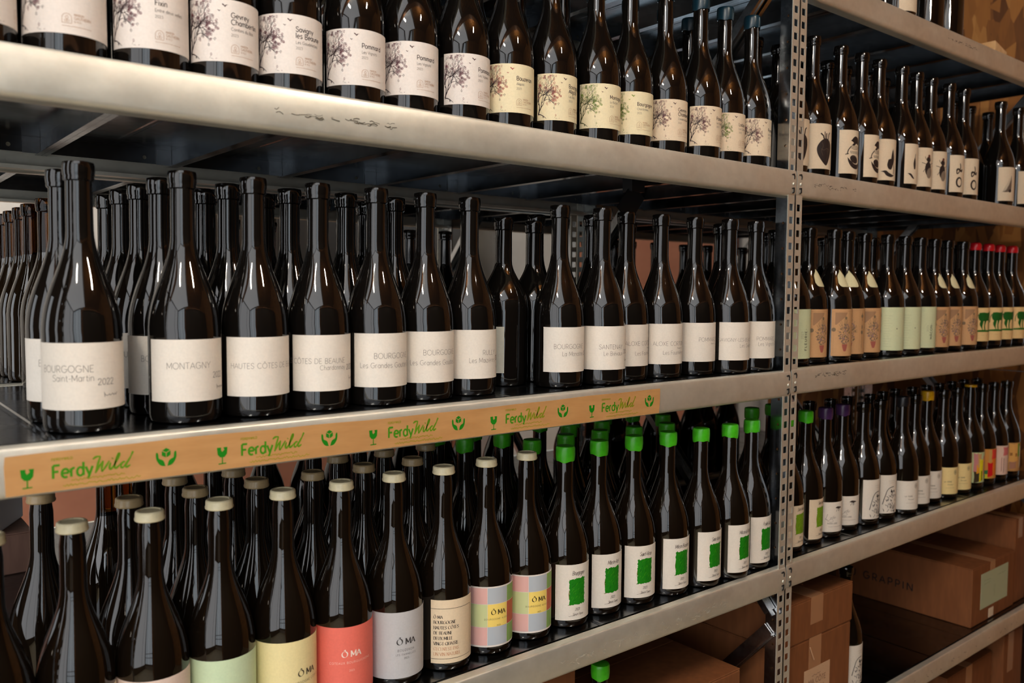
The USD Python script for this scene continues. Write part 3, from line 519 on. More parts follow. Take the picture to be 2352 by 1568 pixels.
for i, (x, y, a, b, pr_, pl_) in enumerate(A2):
    h, sx = (0.0066, 0.94) if len(a) > 12 else (0.0074, 0.93); L = twidth(a, h, 0.7, sx)
    R = D(pr_) if pr_ is not None else D(pl_) + L
    yaw = min(math.degrees(R / RL), 30)
    t1 = text(a, R, A2Z[i] - h / 2, h, 0.062, 'r', 0.7, sx=sx); h2 = 0.0070
    h2 = 0.0060 if i in (2, 3) else h2; t2 = [text(b, R, A2S[i] - h2 / 2 - (0.0012 if i in (2, 3) else 0), h2, 0.062, 'r', 0.6, sx=0.9)] if b else []
    if i in (9, 10): t2 = [text('Premier Cru', R - 0.006, A2Z[i] - 0.0095, 0.0024, 0.1, 'r'), text(b, R, A2S[i] - h2 / 2, h2, 0.062, 'r', 0.6, sx=0.9)]
    if i == 11: t2 = [text('Premier Cru', R, A2S[i] - 0.001, 0.0026, 0.1, 'r')]
    sig = np.concatenate([squiggle(R + 0.0100, R + 0.0270, 0.0405, 0.0034, 0.00055, i, 18), ribbon([(R + 0.0100, 0.0440), (R + 0.0104, 0.0385)], 0.0006)])
    yr = text('2022', R + 0.0030, 0.0522, 0.0068, 0.08, 'l', 0.5, sx=0.95)
    bottle('A2', A2L[i], x, y, LA[2], 'A2', lab=(yaw - 106, yaw + 90, 0.0258, 0.0985, PM),
           prints=[('title_lettering', t1, KTH), ('lettering', np.concatenate(t2) if t2 else np.zeros((0, 3, 3)), KTH), ('year_lettering', yr, ink(96, 90, 88)), ('signature', sig, ink(84, 76, 72))], group='white-label bottles on the middle left shelf', seed=i)

# --- lower left shelf: pastel labels under beige wax, then green leaf labels under green wax
PG = {'rose': paper('rose_beige', lin(222, 200, 186)), 'mint': paper('pale_green', lin(198, 216, 178)), 'straw': paper('pale_yellow', lin(232, 216, 160)), 'coral': paper('coral', lin(230, 112, 96)), 'mist': paper('mist_grey', lin(188, 186, 186)), 'sand': paper('sand', lin(226, 204, 172))}
def oma(px, pz, h, s1, s2, s3, width=None):
    c = px; return text('Ô MA', c, pz, h, 0.15, 'c', 0.5, 'serif'), np.concatenate([text(s1, c, pz - h * 1.15, h * 0.36, 0.12, 'c', 2.6)] + ([text(s2, c, pz - h * 1.85, h * 0.3, 0.12, 'c', 2.6)] if s2 else []) + [text(s3, c, pz - h * 2.5, h * 0.3, 0.12, 'c', 1.0)])
A3 = [(-1.3486, .0755), (-1.267, .0776), (-1.1848, .0728), (-1.1011, .0759), (-1.0174, .076), (-.9337, .0739), (-.8501, .0742), (-.7666, .0707), (-.6831, .0752), (-.5996, .077)]
A3L = ['beige-capped bottle cut off by the left edge of the picture, lower shelf', 'beige-capped bottle second from the left on the lower shelf, label below the picture', 'beige-capped bottle with a rose-beige label at the bottom edge', 'beige-capped bottle with a pale green label', 'beige-capped bottle with a pale yellow label',
       'beige-capped bottle with a coral red label', 'beige-capped bottle with a mist grey label', 'beige-capped bottle with a sand label full of black capitals', 'beige-capped bottle with a pastel checked label, the left one of two', 'beige-capped bottle with a pastel checked label, beside the first green-capped bottle']
def checker(i):
    cols = [lin(222, 172, 164), lin(176, 182, 188), lin(134, 168, 92)], [lin(200, 206, 150), lin(240, 210, 110), lin(190, 96, 66)]
    nm = (('pink', 'blue_grey', 'leaf_green'), ('lime', 'gold', 'brick')); rgb = (((222, 172, 164), (176, 182, 188), (134, 168, 92)), ((200, 206, 150), (240, 210, 110), (190, 96, 66)))
    b0 = D(-34); wd = D(47); out = []; zz = [0.0150, 0.0437, 0.0792, 0.1045]
    for r in range(3):
        for c in range(-2, 3):
            out.append(('colour_square_print', fill(sbox(b0 + (c) * wd + .0003, zz[r] + .0003, b0 + (c + 1) * wd - .0003, zz[r + 1] - .0003)), ink(*rgb[r % 2][(c + 1) % 3])))
    return out
for i, (x, y) in enumerate(A3):
    lab = None; pr = []; WR = (-112, 90, 0.0118, 0.1062)
    if i == 2: lab = WR + (PG['rose'],); a, b = oma(D(0), 0.06, 0.0076, 'BOURGOGNE ALIGOTÉ', '', '2023'); pr = [('title_lettering', a, ink(70, 60, 56)), ('lettering', b, K_GREY)]
    elif i in (0, 1): lab = WR + (PG['sand'] if i else PG['mist'],)
    elif i == 3: lab = WR + (PG['mint'],); a, b = oma(D(10), 0.056, 0.0076, 'BOURGOGNE', '', '2023'); pr = [('title_lettering', a, ink(70, 60, 56)), ('lettering', b, K_GREY)]
    elif i == 4: lab = WR + (PG['straw'],); a, b = oma(D(19), 0.0585, 0.0080, 'BOURGOGNE CÔTE D', '', '2023'); pr = [('title_lettering', a, ink(64, 54, 44)), ('lettering', b, ink(120, 104, 70))]
    elif i == 5: lab = WR + (PG['coral'],); a, b = oma(D(-10), 0.0655, 0.0080, 'COTEAUX BOURGUIGNONS', '', '2023'); pr = [('title_lettering', a, ink(240, 220, 206)), ('lettering', b, ink(238, 196, 180))]
    elif i == 6: lab = WR + (PG['mist'],); a, b = oma(D(-7), 0.0600, 0.0084, 'BOUZERON', 'LES FAIRNELLES', '2023'); pr = [('title_lettering', a, ink(52, 48, 48)), ('lettering', b, ink(108, 102, 100))]
    elif i == 7:
        lab = (-61, 44, 0.0120, 0.1062, PG['sand']); ls = ['Ô MA', 'BOURGOGNE', 'HAUTES CÔTES', 'DE BEAUNE', 'DEUX MILLE', 'VINGT QUATRE', "CECI N'EST PAS", 'UN VIN NATUREL']; zz = 0.0790; tt = []
        for l in ls: tt.append(text(l, D(-55), zz, 0.0047, 0.13, 'l', 0.5, 'serif', 0.86)); zz -= 0.0079
        fr = np.concatenate([ribbon([(D(-62), 0.0935), (D(33), 0.0935)], 0.0006), ribbon([(D(33), 0.0935), (D(33), 0.0190)], 0.0006), ribbon([(D(33), 0.0190), (D(-62), 0.0190)], 0.0006)])
        pr = [('lettering', np.concatenate(tt[:6]), ink(66, 58, 54)), ('tan_lettering', np.concatenate(tt[6:]), ink(196, 150, 118)), ('frame_print', fr, ink(86, 76, 68))]
    elif i >= 8:
        lab = (-112, 90, 0.0125, 0.1062, PW); pr = checker(i); a, b = oma(D(-9), 0.0628, 0.0072, 'BOURGOGNE ALIGOTÉ', '', '2023')
        pr += [('title_lettering', a, ink(60, 50, 30), 2), ('lettering', b, ink(110, 100, 70), 2)]
    bottle('A3', A3L[i], x, y, LA[3], 'A3', GLASSB, ('disc', 0.2958, WAXB), lab, pr, 'beige-capped bottles on the lower left shelf', i)
def leafblock(cx, z0, z1, hw, seed, base, dark, light, brown):
    """A rough-edged upright rectangle of leaf strokes."""
    rnd = random.Random(seed); pts = []
    def side(p, q, n, a):
        for k in range(n): t = k / n; pts.append((p[0] + (q[0] - p[0]) * t + rnd.uniform(-a, a) * 0.00055 * 2, p[1] + (q[1] - p[1]) * t + rnd.uniform(-a, a) * 0.00055 * 2))
    side((cx - hw, z0), (cx + hw, z0 + .001), 16, 1); side((cx + hw, z0 + .001), (cx + hw, z1 + .002), 26, .8); side((cx + hw, z1 + .002), (cx - hw, z1), 16, 1.3); side((cx - hw, z1), (cx - hw, z0), 26, .8)
    po = Polygon(pts).buffer(0); po = max(getattr(po, 'geoms', [po]), key=lambda g: g.area)
    vd, vl = [], []
    for k in range(34):
        x = cx + rnd.uniform(-.85, .85) * hw; z = rnd.uniform(z0 + .003, z1 - .003); l = rnd.uniform(.003, .008); a = rnd.uniform(.5, 1.3)
        (vd if k % 2 else vl).append(ribbon(crom([(x, z), (x + l * .5 * math.cos(a), z + l * .5 * math.sin(a) + .0006), (min(x + l * math.cos(a), cx + hw * .95), min(z + l * math.sin(a), z1))], 2), [.0002, .0005, .0009, .0005, .0002], .004))
    vb = [ribbon([(cx - hw - .0002, z0 + (z1 - z0) * .25), (cx - hw - .0006, z0 + (z1 - z0) * .42), (cx - hw, z0 + (z1 - z0) * .6)], [.0005, .0014, .0005]), ribbon([(cx - hw - .0022, z0), (cx - hw + .003, z0 + .0004)], .0008)]
    return [('leaf_print', fill(po), base), ('leaf_vein_print', np.concatenate(vl), light, 2), ('dark_leaf_print', np.concatenate(vd), dark, 2), ('brown_edge_print', np.concatenate(vb), brown)]
LG = (ink(24, 122, 14), ink(10, 92, 18), ink(70, 150, 24), ink(106, 92, 24)); LY = (ink(112, 150, 26), ink(84, 122, 20), ink(140, 172, 44), ink(130, 96, 24))
G3 = [(-.5161, .0756, 'Bourgogne', -7), (-.4326, .0794, 'Mâcon-Azé', -3), (-.3492, .0749, 'Saint-Véran', -10), (-.2663, .0656, 'Mâcon Bussières', -1.5), (-.1835, .0553, 'Saint-Véran', 1), (-.1006, .0500, 'Mâcon la Roche', 3), (-.0178, .058, 'Pouilly-Fuissé', 4)]
G3L = ['green-capped leaf-label bottle printed Bourgogne, leftmost of the green-capped row', 'green-capped leaf-label bottle, second of the front green-capped row from the left', 'green-capped leaf-label bottle, third of the front green-capped row from the left', 'green-capped leaf-label bottle, fourth of the front green-capped row from the left',
       'green-capped leaf-label bottle, fifth of the front green-capped row from the left', 'green-capped leaf-label bottle, last but one before the perforated post', 'green-capped leaf-label bottle right beside the perforated post, lower left shelf']
def leaf_label(cx, title, seed, tone):
    pr = leafblock(D(cx), 0.0385, 0.0815, D(20.5), seed, *tone)
    pr += [('script_lettering', np.concatenate([text(title, D(cx + 2), 0.0885, 0.0068, 0.085, 'c', -0.4, sx=0.66, shear=0.32, wav=0.06, seed=seed), text('2023', D(cx), 0.0288, 0.0042, 0.1, 'c', .1, sx=.8, shear=.3),
             text('Simon Favre', D(cx + 2), 0.0205, 0.0042, 0.1, 'c', 0.0, sx=.8, shear=.35, wav=.06, seed=seed), ribbon([(D(cx - 22), 0.0196), (D(cx - 6), 0.0206)], .00035)]), ink(70, 58, 54))]
    return pr
for i, (x, y, ti, ph) in enumerate(G3):
    bottle('A3', G3L[i], x, y, LA[3], 'A3', GLASSB, ('tall', 0.2968, WAXG), (-56 + ph, 44 + ph, 0.0130, 0.1060, PM), leaf_label(ph - 3, ti, 40 + i, LG), 'green-capped leaf-label bottles on the lower left shelf', i)

# --- upper right shelf: ivory labels with black ink pictures
BLK = ink(48, 38, 36); BRN = ink(92, 76, 64); PLATE = ink(226, 206, 178)
def ell(cx, cy, rx, ry, a=0, n=18): return affinity.rotate(Polygon([(cx + rx * math.cos(t), cy + ry * math.sin(t)) for t in np.linspace(0, 2 * PI, n, endpoint=False)]), a, origin=(cx, cy))
def blob(pts): return Polygon(crom(list(pts) + [pts[0]], 3)).buffer(0)
def heart(c):
    o = lambda *p: [(c + 1.25 * x / 1000, y / 1000) for x, y in p]
    f = blob(o((-4, 84), (-11, 78), (-17, 66), (-16, 52), (-9, 38), (0, 28), (5, 33), (10, 46), (14, 62), (12, 76), (4, 84)))
    tubes = [ribbon(o((-4, 82), (-6, 90), (-11, 95)), .003), ribbon(o((1, 82), (1, 96)), .003), ribbon(o((5, 82), (7, 94), (10, 98)), .0026), ribbon(o((-2, 84), (-3, 99)), .0022)]
    veins = [ribbon(crom(o((-10, 62), (-4, 60), (2, 64), (8, 60))), .0008), ribbon(crom(o((2, 64), (4, 50), (1, 36))), .0008), ribbon(crom(o((6, 80), (9, 68), (6, 56), (10, 48))), .001), ribbon(crom(o((-8, 76), (-6, 68), (-9, 58), (-6, 48))), .0007)]
    return [('heart_print', np.concatenate([fill(f)] + tubes), BLK), ('vein_print', np.concatenate(veins), BRN, 2)]
def helmet(c):
    o = lambda *p: [(c + x / 1000, y / 1000) for x, y in p]
    top = blob(o((-9, 92), (2, 102), (14, 100), (20, 92), (17, 84), (8, 87), (2, 82), (-6, 83), (-1, 88)))
    mid = [ribbon(crom(o((-8, 82 - 3 * k), (2, 80 - 3 * k), (16, 82 - 3 * k))), .0009) for k in range(3)] + [ribbon(crom(o((-8, 80), (-15, 72), (-18, 62))), .0022), ribbon(o((-22, 62), (-14, 64)), .0018), ribbon(crom(o((17, 80), (20, 70), (18, 62))), .002)] + [ribbon(o((-10 + 3 * k, 70), (-8 + 3 * k, 64)), .0009) for k in range(9)]
    e = ell(c + .002, .052, .013, .0085, -18); low = blob(o((-17, 56), (-9, 49), (2, 42), (14, 42), (21, 46), (18, 34), (6, 31), (-6, 35), (-14, 45)))
    return [('helmet_print', np.concatenate([fill(top), fill(e), fill(low)] + mid), BLK), ('rim_print', np.concatenate([ribbon(crom(o((-6, 57), (2, 59), (10, 55))), .0009)]), BRN, 2)]
def birdleaf(c, only_left=False):
    o = lambda *p: [(c + x / 1000, y / 1000) for x, y in p]
    wing = blob(o((8, 94), (4, 82), (2, 66), (8, 56), (13, 68), (11, 84))); body = blob(o((-6, 68), (-9, 56), (-5, 47), (3, 46), (8, 58), (2, 70))); fl = [ribbon(crom(o((10, 58), (13, 46), (12, 36))), .0022)]
    low = blob(o((-24, 41), (-12, 43), (-4, 38), (10, 33), (16, 34), (4, 28), (-10, 31), (-16, 38)))
    return [('bird_print', np.concatenate([fill(wing), fill(body), fill(low)] + fl), BLK)]
def bird2(c):
    o = lambda *p: [(c + x / 1000, y / 1000) for x, y in p]
    return [('bird_print', np.concatenate([fill(blob(o((-16, 45), (-8, 45), (-2, 40), (4, 32), (-3, 34), (-9, 40)))), fill(blob(o((2, 56), (0, 70), (5, 84), (8, 70), (7, 56)))), ribbon(o((5, 80), (7, 92)), .0016)]), BLK)]
def bee(c):
    o = lambda *p: [(c + x / 1000, y / 1000) for x, y in p]
    legs = [ribbon(crom(o((-3, 74), (-12, 77), (-19, 79))), .0013), ribbon(crom(o((-3, 66), (-11, 62), (-15, 56))), .0013), ribbon(crom(o((-2, 82), (-8, 88), (-11, 94))), .0012), ribbon(crom(o((6, 74), (14, 78), (19, 80))), .0013)]
    return [('bee_print', np.concatenate([fill(ell(c, .064, .0105, .0175)), fill(ell(c + .001, .087, .0072, .007))] + legs), BLK), ('wing_print', np.concatenate([fill(ell(c + .004, .054, .009, .0135, -14))]), ink(132, 116, 100), 2), ('eye_print', fill(ell(c + .002, .095, .0042, .0042)), ink(104, 60, 50), 2)]
def ring(c):
    o = lambda *p: [(c + x / 1000, y / 1000) for x, y in p]
    a = np.linspace(0, 2 * PI, 20)
    return [('snake_print', np.concatenate([ribbon(np.c_[c + .0085 * np.cos(a), .046 + .0115 * np.sin(a)], [.0026 + .0022 * abs(math.sin(t / 2)) for t in a]), ribbon(crom(o((1, 95), (3, 84), (-2, 72), (-8, 68), (-8, 78), (-2, 79), (6, 74), (8, 80))), [.001] + [.003] * 18 + [.0046] * 17)]), BLK)]
def fan(c):
    o = lambda *p: [(c + x / 1000, y / 1000) for x, y in p]
    return [('wing_print', np.concatenate([fill(blob(o((-14, 46), (-4, 50), (4, 64), (10, 78), (13, 92), (15, 60), (10, 48), (-2, 45))))] + [ribbon(o((-12 + 2 * k, 46), (8 + k, 84 - 6 * k)), .0006) for k in range(5)]), ink(112, 96, 84)), ('beak_print', fill(blob(o((4, 50), (12, 54), (14, 47), (7, 44)))), BLK, 2)]
B1 = [(.1152, .078, heart, -16, -70), (.2006, .078, heart, -11, -66), (.3124, .078, helmet, -9, -58), (.4014, .0769, helmet, 0, -48), (.4852, .0791, birdleaf, -16, -62), (.5859, .0746, bird2, -14, -47), (.6696, .0785, bee, -13, -60), (.7533, .0811, bee, -14, -60), (.848, .078, ring, -18, -56), (.9356, .078, ring, -18, -60), (1.1762, .078, fan, -34, -68), (1.3039, .078, fan, -20, -62)]
B1L = ['ivory heart-label bottle half hidden behind the perforated post, upper right shelf', 'ivory-label bottle with a fully shown black ink heart, beside the perforated post', 'ivory-label bottle with a black helmet shape, standing free of its neighbours', 'ivory-label bottle with a half-covered helmet shape, left of the bird one', 'ivory-label bottle with a large black bird and leaf, fifth on the upper right shelf', 'ivory-label bottle with a small low bird, right of the large-bird bottle',
       'ivory-label bottle with a black bee, the left of the two bee bottles', 'ivory-label bottle with a black bee, the right of the two bee bottles', 'ivory-label bottle with a black hook and ring, the left of two', 'ivory-label bottle with a black hook and ring, left of the dark gap', 'ivory-label bottle with a grey wing, right of the dark gap on the upper right shelf', 'ivory-label bottle cut by the right edge of the picture, upper right shelf']
for i, (x, y, art, cx, p0) in enumerate(B1):
    bottle('B1', B1L[i], x, y, LB[1], 'B1', lab=(p0, p0 + 98, 0.0205, 0.1155, PI2), prints=art(D(cx)), group='ivory-label bottles on the upper right shelf', seed=i)

# --- middle right shelf
PTAN = paper('tan', lin(204, 158, 112)); PMINT = paper('mint', lin(206, 212, 172)); PSTR = paper('straw', lin(236, 200, 140)); PNECK = paper('neck_cream', lin(222, 214, 172))
def neck_leaf(c=6):
    pr = np.array(profile(0.294, 0.122, 0.222)); zz, rr = pr[5:-8, 1], pr[5:-8, 0]
    a = [(c - 22 + 2, .174), (c - 12, .1665), (c + 4, .1655), (c + 24, .1665), (c + 26, .176), (c + 20, .188), (c + 6, .1975), (c - 6, .2035), (c - 10, .1985), (c - 20, .190)]
    po = Polygon(crom([(math.radians(p) * .03, z) for p, z in a] + [(math.radians(a[0][0]) * .03, a[0][1])], 3)).buffer(0)
    t = tri_fix(np.concatenate([fill(shapely.clip_by_rect(po, -1, z0, 1, z0 + .0025), .003) for z0 in np.arange(.163, .206, .0025)])).reshape(-1, 3)
    r = np.interp(t[:, 1], zz, rr) + .0005; an = (t[:, 0] / .03 - math.radians(c)) * 1.35 + math.radians(c); return np.c_[r * np.sin(an), -r * np.cos(an), t[:, 1]], np.arange(len(t)).reshape(-1, 3)
def bouquet(c, seed):
    rnd = random.Random(seed); A, B, Cc = [], [], []
    for k in range(95):
        a, q = rnd.uniform(0, 2 * PI), math.sqrt(rnd.random()); x = c + .0155 * q * math.cos(a) * (1 if k % 3 else .6); z = .063 + .024 * q * math.sin(a)
        (A if rnd.random() < .55 else B).append(fill(ell(x, z, rnd.uniform(.0008, .0023), rnd.uniform(.0008, .0021), rnd.uniform(0, 90), 7), .01))
    for k in range(16):
        a = rnd.uniform(-.2, PI + .2); A.append(ribbon([(c + .008 * math.cos(a), .062 + .012 * math.sin(a)), (c + .019 * math.cos(a), .064 + .031 * math.sin(a))], .0006))
    A.append(fill(ell(c + .002, .0965, .0032, .0034)))
    vase = Polygon([(c - .0075, .0385), (c + .0075, .0385), (c + .0058, .0305), (c + .0028, .023), (c - .0028, .023), (c - .0058, .0305)])
    sideo = [fill(ell(c + .034, .1 - .001, .0042, .004)), ribbon([(c + .034, .106), (c + .034, .088)], .0016), ribbon([(c + .034, .077), (c + .034, .026)], .0009), fill(ell(c + .034, .062, .0042, .0044)), fill(ell(c + .034, .074, .002, .005)), fill(ell(c - .026, .071, .0045, .0045))]
    arch = Polygon([(c - .0235, .109), (c + .006, .109), (c + .002, .101), (c - .008, .093), (c - .0205, .082), (c - .0235, .082)])
    fr = [ribbon([(c - .030, .112), (c + .028, .112)], .0006), ribbon([(c - .0265, .110), (c - .0265, .018)], .0006), ribbon([(c + .026, .110), (c + .026, .018)], .0006)]
    return [('corner_print', fill(arch), ink(164, 126, 94)), ('bouquet_print', np.concatenate(A + sideo), ink(126, 106, 82), 2), ('petal_print', np.concatenate(B), ink(146, 116, 112), 2), ('vase_print', fill(vase), ink(164, 92, 80)), ('frame_print', np.concatenate(fr), ink(182, 138, 96))]
def upright(tx, c, h, w, z0, tr=1.2):
    t = text(tx, 0, 0, h, w, 'l', tr); return np.stack([c - t[..., 1] + h / 2, z0 + t[..., 0], t[..., 2]], -1)
def bull(c):
    o = lambda *p: [(c + x / 1000, y / 1000) for x, y in p]
    b = blob(o((-20, 98), (-8, 99), (6, 98), (16, 100), (20, 104), (24, 98), (22, 86), (16, 78), (6, 76), (-6, 75), (-18, 76), (-23, 86)))
    legs = [fill(blob(o((-16, 78), (-19, 66), (-14, 56), (-9, 49), (-11, 60), (-8, 76)))), fill(blob(o((-5, 76), (-6, 60), (-4, 50), (-1, 50), (-2, 64), (2, 76)))), fill(blob(o((12, 78), (12, 62), (13, 50), (16, 50), (16, 64), (19, 78)))), ribbon(crom(o((-22, 94), (-27, 84), (-28, 70))), .0018)]
    g = Polygon(o((-32, 49), (-10, 51), (12, 49.5), (30, 51), (30, 45), (-32, 45)))
    return [('bull_print', np.concatenate([fill(b)] + legs), ink(28, 92, 30)), ('grass_print', fill(g), ink(44, 104, 34), 2), ('lettering', np.concatenate([squiggle(c - .014, c - .004, .036, .002, .0004, 3), squiggle(c + .002, c + .010, .036, .002, .0004, 4)]), ink(176, 146, 92))]
B2 = [(.1267, .0698), (.2099, .0801), (.293, .0693), (.3754, .0842), (.4591, .0881), (.5471, .0758), (.6308, .0742), (.7146, .0752), (.7983, .0782), (.882, .082), (.9657, .0774), (1.0494, .0804), (1.1332, .0785), (1.217, .081), (1.3007, .0787)]
B2L = ['pale green label bottle printed FLEURIE behind the perforated post', 'tan flower-vase label bottle beside the FLEURIE bottle', 'tan flower-vase label bottle right of the first dark gap, third in the row', 'tan flower-vase label bottle, fourth in the row and showing only its right margin', 'tan flower-vase label bottle left beside the widest blank pale green label',
       'blank-looking pale green label bottle, the widest shown of its colour', 'pale green label bottle between the widest pale green one and the MÂCON one', 'pale green label bottle printed MÂCON upright', 'tan flower-vase label bottle right beside the MÂCON bottle', 'tan flower-vase label bottle, second right of the MÂCON bottle', 'tan flower-vase label bottle left beside the first red-capped bottle',
       'red-capped green-bull bottle, first from the left', 'red-capped green-bull bottle, second from the left', 'red-capped green-bull bottle, third from the left', 'red-capped green-bull bottle at the right edge of the picture']
for i, (x, y) in enumerate(B2):
    if i in (1, 2, 3, 4, 8, 9, 10):
        c = {1: -10, 2: -19, 3: -48, 4: -24, 8: -20, 9: -22, 10: -20}[i]
        bottle('B2', B2L[i], x, y, LB[2], 'B2', lab=(c - 43, c + 85, 0.0125, 0.1165, PTAN), prints=bouquet(D(c), 3), group='tan flower-vase label bottles', extra=[('neck_label', neck_leaf(c + 8), PNECK)])
    elif i in (0, 5, 6, 7):
        c = {0: -8, 5: -28, 6: -24, 7: -20}[i]; tx = {0: 'FLEURIE-', 7: 'MÂCON-'}.get(i)
        pr = [('lettering', upright(tx, D(c + 2), 0.0064, 0.17, 0.031 if i == 0 else 0.036, 3.4 if i == 0 else 2.2), ink(70, 70, 58)), ('year_lettering', upright('2023', D(c - 12), 0.0050, 0.1, 0.055, 1.5), ink(150, 150, 126))] if tx else \
             [('lettering', np.concatenate([ribbon([(D(c - 40), .098 - .0062 * k), (D(c - 14 - 5 * (k % 3)), .098 - .0062 * k)], .0005) for k in range(13)]), ink(176, 184, 146)), ('dot_print', fill(ell(D(c + 3), .0665, .0013, .0014)), ink(74, 74, 62), 2)]
        bottle('B2', B2L[i], x, y, LB[2], 'B2', lab=(c - 62, c + 70, 0.0140, 0.1178, PMINT), prints=pr, group='pale green label bottles on the right')
    else:
        bottle('B2', B2L[i], x, y, LB[2], 'B2c', cap=('dome', 0.293, WAXR), lab=(-82, 60, 0.0190, 0.1120, PSTR), prints=bull(D(-16 if i < 14 else -10)), group='red-capped bull-label bottles')

# --- lower right shelf
B3 = [(.125, .0724), (.2087, .0769), (.2924, .0786), (.376, .0841), (.4596, .078), (.5434, .079), (.6344, .0681), (.7177, .0766), (.8012, .0843), (.8847, .0784), (.9685, .0783), (1.0523, .079), (1.1361, .0805), (1.2199, .08), (1.3037, .0783)]
def scribble(c, seed):
    """An ink sketch of a bearded figure: loose black strokes."""
    rnd = random.Random(seed); out = [ribbon(crom([(c + .014, .080), (c + .002, .078), (c - .006, .071), (c - .010, .060), (c - .014, .048), (c - .017, .037)]), .0017), ribbon(crom([(c + .004, .074), (c + .009, .069), (c + .008, .062), (c + .013, .070), (c + .018, .066)]), .0013), fill(ell(c + .006, .0685, .0024, .0032)), fill(ell(c + .015, .069, .002, .003))]
    for k in range(46):
        u = rnd.random(); x = c - .014 + .034 * rnd.random() + .006 * u; z = .016 + .042 * u; l = rnd.uniform(.004, .010); a = rnd.choice([1.2, 1.5, 1.9, 2.3]) + rnd.uniform(-.3, .3)
        out.append(ribbon(crom([(x, z), (x + l * .5 * math.cos(a) + .001, z + l * .5 * math.sin(a)), (x + l * math.cos(a), z + l * math.sin(a))], 2), [.0003, .0012, .0017, .001, .0003]))
    return [('sketch_print', np.concatenate(out), ink(46, 40, 38)), ('lettering', np.concatenate([squiggle(c - .002, c + .016, .0945, .0018, .0004, 1), squiggle(c + .001, c + .014, .0895, .0014, .0004, 2)]), ink(158, 146, 132))]
def lydie(c, seed):
    o = lambda *p: [(c + x / 1000, y / 1000) for x, y in p]
    tree_ = [fill(blob(o((2, 68), (8, 71), (17, 70), (22, 68), (14, 66), (9, 66.5)))), ribbon(o((12, 67), (12, 60)), .0018), ribbon(o((9, 66), (5, 60)), .0009), ribbon(o((14, 66), (17, 61)), .0008)]
    return [('parasol_pine_print', np.concatenate(tree_), ink(58, 48, 44)), ('script_lettering', np.concatenate([text('L', c - .021, .042, .0125, .05, 'l', 0, sx=.8, shear=.45), text('ydie', c - .011, .0435, .0068, .06, 'l', .2, sx=1.0, shear=.35, wav=.05), ribbon(crom(o((-21, 44), (-10, 36), (-2, 39), (-8, 43), (-16, 38))), .0004)]), ink(104, 90, 82)),
            ('lettering', np.concatenate([text('RAISIN LIBRE', c - .016, .0315, .0030, .14, 'l', 1.2), squiggle(c - .014, c + .022, .0255, .0006, .0003, 5)]), ink(96, 84, 78))]
def terre(c, col):
    a = np.linspace(0, 2 * PI, 18); R = .0052; x, z = c + .024, .0705
    e = [ribbon(np.c_[x + R * np.cos(a), z + R * 1.15 * np.sin(a)], .0008)] + [ribbon([(x, z), (x + R * .9 * math.cos(b), z + R * math.sin(b))], .0006) for b in np.arange(0, 6.2, .9)] + [ribbon(np.c_[x + R * .5 * np.cos(a), z + R * .55 * np.sin(a)], .0005)]
    return [('emblem_print', np.concatenate(e), col), ('lettering', np.concatenate([text('LA TERRE', c - .008, .0435, .0034, .17, 'l', 1.6, sx=.95), text('Bourgogne', c + .001, .0365, .0028, .12, 'l', .4), squiggle(c - .004, c + .022, .0285, .0005, .0003, 2)]), ink(112, 102, 84))]
def quilt(c, seed, cols, w=.05, z0=.019, z1=.104):
    """A bold painted label: uneven coloured patches."""
    rnd = random.Random(seed); out = []
    for k, (x0, x1, y0, y1, rgb) in enumerate(cols):
        pts = [(c + w * (x0 + (x1 - x0) * u - .5), z0 + (z1 - z0) * (y0 + (y1 - y0) * v)) for u, v in ((0, 0), (.5, .03), (1, .1), (.95, .5), (1, 1), (.5, .93), (0, 1), (.08, .5))]
        out.append(('painted_patch_print', fill(Polygon(pts).buffer(0)), ink(*rgb), 2 if k % 2 else None))
    return out
B3L = ['olive-green leaf-label bottle half hidden behind the perforated post', 'green-capped bottle with an olive-green leaf label, right of the perforated post', 'purple-capped bottle with a cream script label, the left one of two', 'purple-capped bottle with a cream script label, the right one of two', 'bottle with a black ink figure sketch label, the left one on the lower right shelf', 'bottle with a black ink figure sketch label, the right one on the lower right shelf',
       'black-sealed bone-label bottle with a round emblem, widest shown of its kind', 'bone emblem-label bottle between the black-sealed one and the yellow-capped one', 'yellow-capped bone-label bottle with a round emblem', 'straw yellow emblem-label bottle right beside the yellow-capped bottle', 'straw yellow emblem-label bottle left of the painted labels', 'flat-yellow-capped bottle with a label painted yellow, green and pink', 'bottle with a label painted red, orange and green', 'bottle with a pale pink label, second from the right on the lower right shelf', 'bottle with an ochre brown label at the right end of the lower right shelf']
PST = paper('straw_yellow', lin(232, 208, 146)); PPK = paper('pale_pink', lin(222, 190, 172)); POC = paper('ochre', lin(190, 140, 84)); PMX = paper('pale_mint', lin(190, 200, 150))
sketch = None
